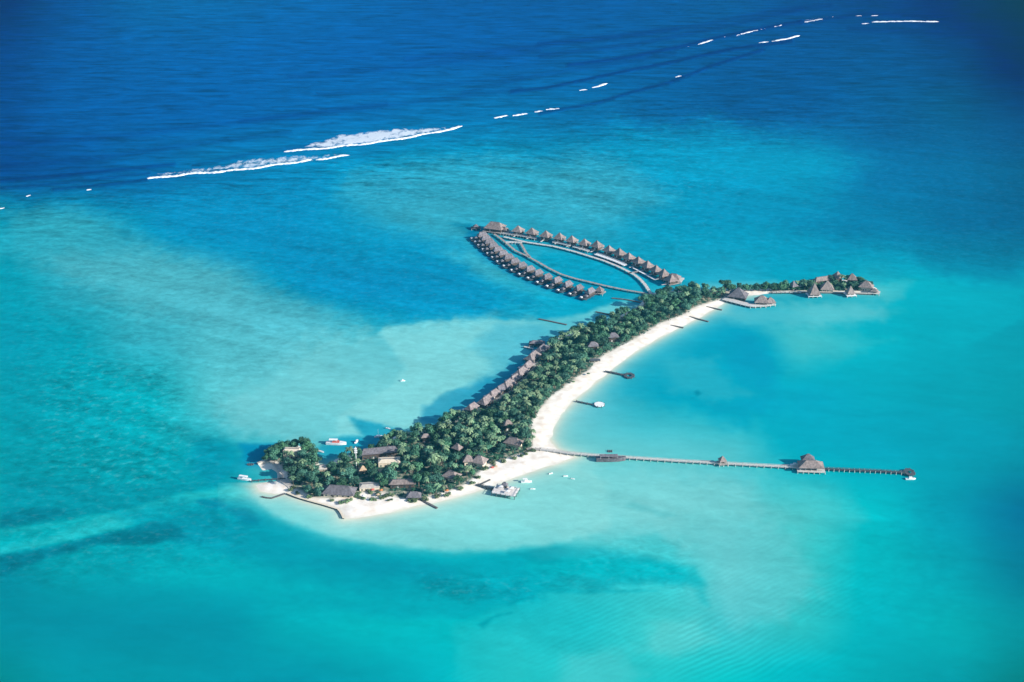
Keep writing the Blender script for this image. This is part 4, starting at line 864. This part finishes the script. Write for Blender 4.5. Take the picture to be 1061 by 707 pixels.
# ------------------------------------------------------------------ trees
def leaf_cloud(rr, lobes, n, size, mb):
    for _ in range(n):
        L_ = rr.choice(lobes); c, r = L_
        d = Vector((rr.gauss(0, 1), rr.gauss(0, 1), rr.gauss(0, 1) * .9 + .25)).normalized()
        p = Vector(c) + Vector((d.x * r, d.y * r, d.z * r * .72)) * (rr.random() ** .32)
        nrm = (d + Vector((rr.uniform(-.7, .7), rr.uniform(-.7, .7), rr.uniform(-.2, .9)))).normalized()
        a = nrm.orthogonal().normalized(); a.rotate(Matrix.Rotation(rr.uniform(0, 6.28), 3, nrm)); b = nrm.cross(a); s = size * rr.uniform(.55, 1.3)
        mb.add([p + a * s, p + b * s * .6 + nrm * s * .15, p - a * s, p - b * s * .6 + nrm * s * .1], [(0, 1, 2, 3)])
def broadleaf(seed):
    rr = random.Random(seed); root = empty('broadleaf_tree', (0, 0, 0)); h = rr.uniform(7.5, 10)
    mb = MB(); mb.tube([Vector((0, 0, -.3)), Vector((rr.uniform(-.4, .4), rr.uniform(-.4, .4), h * .4)), Vector((rr.uniform(-.8, .8), rr.uniform(-.8, .8), h * .75))], [.42, .32, .16])
    lobes = []
    for k in range(rr.randint(6, 8)):
        a = rr.uniform(0, 6.28); q = rr.uniform(.8, 3.8); c = (q * math.cos(a), q * math.sin(a), h * rr.uniform(.52, .86) - q * .25)
        lobes.append((c, rr.uniform(1.5, 2.8))); mb.tube([Vector((0, 0, h * .4)), Vector(c) * .6 + Vector((0, 0, h * .1)), Vector(c)], [.2, .13, .05], 5)
    lobes.append(((0, 0, h * .78), 2.6)); mb.build('trunk', M['bark'], root)
    cr = MB(); leaf_cloud(rr, lobes, 950, .58, cr); cr.build('crown', M['leaf'], root); return root
def palm(seed):
    rr = random.Random(seed); root = empty('coconut_palm', (0, 0, 0)); h = rr.uniform(8.5, 12.5); lean = rr.uniform(.3, 2.2); az = rr.uniform(0, 6.28)
    pts = [Vector((math.cos(az) * lean * (t ** 1.7), math.sin(az) * lean * (t ** 1.7), h * t - .3)) for t in (0, .25, .5, .75, 1)]
    mb = MB(); mb.tube(pts, [.28, .2, .17, .15, .14], 6); mb.build('trunk', M['bark'], root)
    cr = MB(); top = pts[-1]; nf = rr.randint(15, 19)
    for k in range(nf):
        a = 2 * math.pi * k / nf + rr.uniform(-.2, .2); Lf = rr.uniform(3.6, 5.0); el = rr.uniform(-.1, 1.1); S = 7; prev = None
        dx, dy = math.cos(a), math.sin(a); sx_, sy = -dy, dx
        for j in range(S + 1):
            t = j / S; rch = Lf * (t - .12 * t * t) * math.cos(el * .6); z = top.z + Lf * (math.sin(el) * t * .75 - .62 * t * t)
            w = (.25 + 1.15 * math.sin(math.pi * min(1, t * .93 + .05)) ** .8) * .62; w *= .8 if j % 2 else 1.15
            c = Vector((top.x + dx * rch, top.y + dy * rch, z)); l = c + Vector((sx_ * w, sy * w, -w * .45)); r_ = c - Vector((sx_ * w, sy * w, w * .45))
            if prev: cr.add([prev[0], c, l, prev[1]], [(0, 1, 2, 3)]); cr.add([prev[0], prev[2], r_, c], [(0, 1, 2, 3)])
            prev = (c, l, r_)
    cr.build('crown', M['palm'], root); return root
def shrub(seed):
    rr = random.Random(seed); root = empty('beach_shrub', (0, 0, 0)); mb = MB()
    lobes = [((rr.uniform(-1.4, 1.4), rr.uniform(-1.4, 1.4), rr.uniform(.8, 1.6)), rr.uniform(.9, 1.5)) for _ in range(5)]
    for c, r_ in lobes: mb.tube([Vector((0, 0, -.2)), Vector(c)], [.14, .05], 5)
    mb.build('stem', M['bark'], root); cr = MB(); leaf_cloud(rr, lobes, 220, .42, cr); cr.build('foliage', M['shrub'], root); return root
# footprints to keep free, from every building already placed
FOOT = []
for o in bpy.data.objects:
    if o.type == 'EMPTY' and o.parent is None:
        for c in o.children:
            if c.name.split('.')[0] == 'roof':
                bb = [Vector(v) for v in c.bound_box]; r_ = max(abs(v.x) for v in bb), max(abs(v.y) for v in bb)
                FOOT.append((o.location.x, o.location.y, o.rotation_euler.z, r_[0], r_[1]))
for cx_, cy_, rx_, ry_ in [(381, 503, 7, 4), (421, 498, 8, 3), (408, 512, 7, 3), (313, 506, 4, 4), (519, 474, 5, 3)]:
    q_ = at(cx_, cy_); FOOT.append((q_.x, q_.y, 0, rx_, ry_))
def blocked(x, y, m):
    for fx, fy, a, rx, ry in FOOT:
        dx, dy = x - fx, y - fy; u = dx * math.cos(a) + dy * math.sin(a); v = -dx * math.sin(a) + dy * math.cos(a)
        if abs(u) < rx + m and -ry - m * 2.2 < v < ry + m: return True
    return False
def inside(poly, x, y):
    return float(poly_sdf(np.array([x]), np.array([y]), poly)[0])
def shade_front(x, y):
    """low growth only where a house looks out over it"""
    for fx, fy, a, rx, ry in FOOT:
        if abs(x - fx) < rx + 2 and -22 < y - fy < 0: return .52
    return 1.0
def sample(poly, n, dmin, margin, seed, tries=60000, block=2.0, others=()):
    rs = np.random.RandomState(seed); P = np.array(poly); lo, hi = P.min(0), P.max(0)
    C = rs.rand(tries, 2) * (hi - lo) + lo; d = poly_sdf(C[:, 0], C[:, 1], poly); C = C[d > margin]; pts = []
    for x, y in C:
        if blocked(x, y, block): continue
        if all((x - a) ** 2 + (y - b) ** 2 > dmin * dmin for a, b in pts) and all((x - a) ** 2 + (y - b) ** 2 > (dmin * .7) ** 2 for a, b in others): pts.append((x, y))
        if len(pts) >= n: break
    return pts
ZONES = [(300, 'of the western tip left of the cream house'), (345, 'of the western tip right of the cream house'), (385, 'of the harbour grove around the white mast'), (430, 'of the harbour grove around the pink building'), (475, 'of the grove above the timber groyne'), (515, 'of the grove above the diving platform'), (560, 'of the grove at the start of the long jetty'), (600, 'of the wood beside the pier with the white platform'), (640, 'of the wood above the dark beach shelter'), (700, 'of the wood where the villa boardwalks land'), (755, 'of the narrow neck beside the three upper groynes'), (826, 'of the thin strip behind the restaurants'), (1100, 'between the roofs of the east cluster')]
def zone(x, y):
    px, _ = to_px(x, y)
    for k, z_ in ZONES:
        if px < k: return z_
BR = [broadleaf(s) for s in range(7)]; PA = [palm(100 + s) for s in range(6)]; SH = [shrub(200 + s) for s in range(4)]
used = set()
def plant(protos, x, y, s, kind, catg, lead):
    i = random.randrange(len(protos)); pr = protos[i]
    if catg != 'shrub': s *= shade_front(x, y) if random.random() < .8 else 1
    o = pr if pr.name not in used else copy_tree(pr)
    used.add(o.name); o.location = (x, y, .8); o.rotation_euler.z = random.uniform(0, 6.28); o.scale = (s * random.uniform(.9, 1.1), s * random.uniform(.9, 1.1), s * random.uniform(.88, 1.12))
    zz = zone(x, y); sz_ = '' if catg == 'shrub' else ('big ' if s > (1.28 if catg == 'tree' else 1.08) else ('small ' if s < (.85 if catg == 'tree' else .9) else '')); tag(o, '%s%s %s' % (sz_, lead, zz), catg, '%s %s' % (kind, zz))
trees = sample(WOODW, 280, 8.6, 2.0, 5, block=2.5)
for x, y in trees:
    plant(BR, x, y, random.uniform(1.0, 1.5), 'broadleaf trees', 'tree', 'dark broadleaf tree')
palms = []
cand = sample(WOODW, 400, 5.2, 1.5, 9, block=1.2, others=())
for x, y in cand:
    px, py = to_px(x, y)
    pr_ = .42 if px < 470 else (.8 if px < 605 else .12)
    if random.random() < pr_ and len(palms) < 210: palms.append((x, y))
for x, y in palms: plant(PA, x, y, random.uniform(.85, 1.2), 'coconut palms', 'palm', 'light green coconut palm')
st_ = sample(SPITW, 40, 5.5, .5, 15, block=-2.0)
for x, y in st_: plant(BR, x, y, random.uniform(.8, 1.15), 'broadleaf trees', 'tree', 'dark broadleaf tree')
for x, y in sample(SPITW, 12, 7.0, .5, 16, block=-1.0, others=st_): plant(PA, x, y, random.uniform(.7, .95), 'coconut palms', 'palm', 'light green coconut palm')
# neck of trees between the wood and the east cluster
for k in range(24):
    px = 752 + k * 3.2 + random.uniform(-1, 1); p = at(px, 302.4 - (px - 752) * .02 + random.uniform(-.6, .5))
    plant(BR, p.x, p.y, random.uniform(.8, 1.15), 'broadleaf trees', 'tree', 'dark broadleaf tree')
for ex, ey, es in [(277, 480, 1.0), (281, 475, 1.1), (286, 471, 1.15), (292, 467.5, 1.2), (299, 466, 1.1), (307, 465.5, 1.0), (315, 467, 1.25), (320, 470, 1.3), (325, 475, 1.2), (321, 478, 1.1), (285, 480, 1.0), (329, 481, .9), (287, 476, 1.1)]:
    p = at(ex, ey); plant(BR, p.x, p.y, es, 'broadleaf trees', 'tree', 'dark broadleaf tree')
for ex, ey, es in [(828, 300, .9), (834, 299, 1.1), (839, 299.5, 1.0), (848, 300, 1.0), (850, 303.4, .7), (863, 300, 1.2), (866, 302, 1.0), (870, 299, 1.2), (874, 301, 1.1), (874, 295, 1.1), (885, 300, 1.2), (889, 297, 1.2), (890, 302, .9), (880, 296, .9), (860, 303, .6), (848, 294, .8)]:
    p = at(ex, ey); plant(BR, p.x, p.y, es, 'broadleaf trees', 'tree', 'dark broadleaf tree')
# shrubs along the edge of the sand
edge = [(372, 517), (378, 519), (385, 518.5), (392, 519), (398, 517), (345, 521), (352, 521.5), (360, 521), (404, 519), (431, 520), (424, 520.5), (440, 519), (452, 517), (463, 514), (477, 508.5), (487, 503), (494, 496), (503, 488), (513, 483), (522, 480), (533, 477), (543, 473.5), (550, 468.5), (301, 508.6), (310, 512.6), (322, 517), (391, 505), (395, 514), (384, 513), (371, 515), (404, 514)]
for ex, ey in edge:
    for _ in range(2):
        p = at(ex + random.uniform(-3, 3), ey + random.uniform(-1.5, 1.2))
        plant(SH, p.x, p.y, random.uniform(.7, 1.35), 'beach shrubs', 'shrub', 'low beach shrub')
tan_tuft = at(448, 486)
for k in range(3):
    o = copy_tree(PA[k]); p = at(446 + 4 * k, 489 - k); o.location = (p.x, p.y, .8); o.scale = (1.25, 1.25, 1.5); tag(o, 'tallest sunlit coconut palm in the cluster above the near beach', 'palm', 'tall sunlit palms above the near beach')
SHORT = lambda t: ' '.join(t.split()[:9])
def name_nearest(cat, word):
    T = [o for o in bpy.data.objects if o.parent is None and o.get('category') == cat]; done = set()
    for lx, ly, lab in LAND_MARKS:
        near = sorted((o for o in T if o.name not in done), key=lambda o: (o.location.x - lx) ** 2 + (o.location.y - ly) ** 2)[:1]
        for o in near:
            if (o.location.x - lx) ** 2 + (o.location.y - ly) ** 2 < 26 ** 2:
                done.add(o.name); o['label'] = '%s standing closest to the %s' % (word, ' '.join(lab.split()[:10]))
name_nearest('tree', 'broadleaf tree'); name_nearest('palm', 'coconut palm'); name_nearest('shrub', 'beach shrub')
# undergrowth closing the ground between the trunks
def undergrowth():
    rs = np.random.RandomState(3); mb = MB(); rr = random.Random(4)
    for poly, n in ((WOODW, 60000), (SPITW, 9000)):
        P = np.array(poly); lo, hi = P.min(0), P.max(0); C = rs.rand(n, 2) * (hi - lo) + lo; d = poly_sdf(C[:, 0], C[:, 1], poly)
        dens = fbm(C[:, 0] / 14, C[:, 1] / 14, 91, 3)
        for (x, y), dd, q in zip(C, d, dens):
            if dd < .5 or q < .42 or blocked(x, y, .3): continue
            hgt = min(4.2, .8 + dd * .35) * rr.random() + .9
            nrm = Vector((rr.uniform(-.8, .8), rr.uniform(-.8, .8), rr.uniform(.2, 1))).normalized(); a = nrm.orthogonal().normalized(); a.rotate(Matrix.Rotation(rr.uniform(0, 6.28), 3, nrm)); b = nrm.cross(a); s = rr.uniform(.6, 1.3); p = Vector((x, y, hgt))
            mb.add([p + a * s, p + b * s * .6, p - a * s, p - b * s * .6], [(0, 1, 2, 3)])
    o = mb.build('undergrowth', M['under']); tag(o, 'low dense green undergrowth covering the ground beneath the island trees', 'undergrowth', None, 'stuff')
undergrowth()

# ------------------------------------------------------------------ sea air
HAZE = .00004
mb = MB(); mb.box((0, 28000, 350), (140000, 70000, 706)); hz = mb.build('haze', bpy.data.materials.new('sea_air')); tag(hz, kind='stuff')
hm = hz.data.materials[0]; hm.use_nodes = True; hn = hm.node_tree; hn.nodes.remove(hn.nodes['Principled BSDF'])
pv = hn.nodes.new('ShaderNodeVolumePrincipled'); pv.inputs['Density'].default_value = HAZE; pv.inputs['Color'].default_value = (.06, .60, .95, 1); pv.inputs['Anisotropy'].default_value = .2
hn.links.new(pv.outputs[0], hn.nodes['Material Output'].inputs['Volume'])
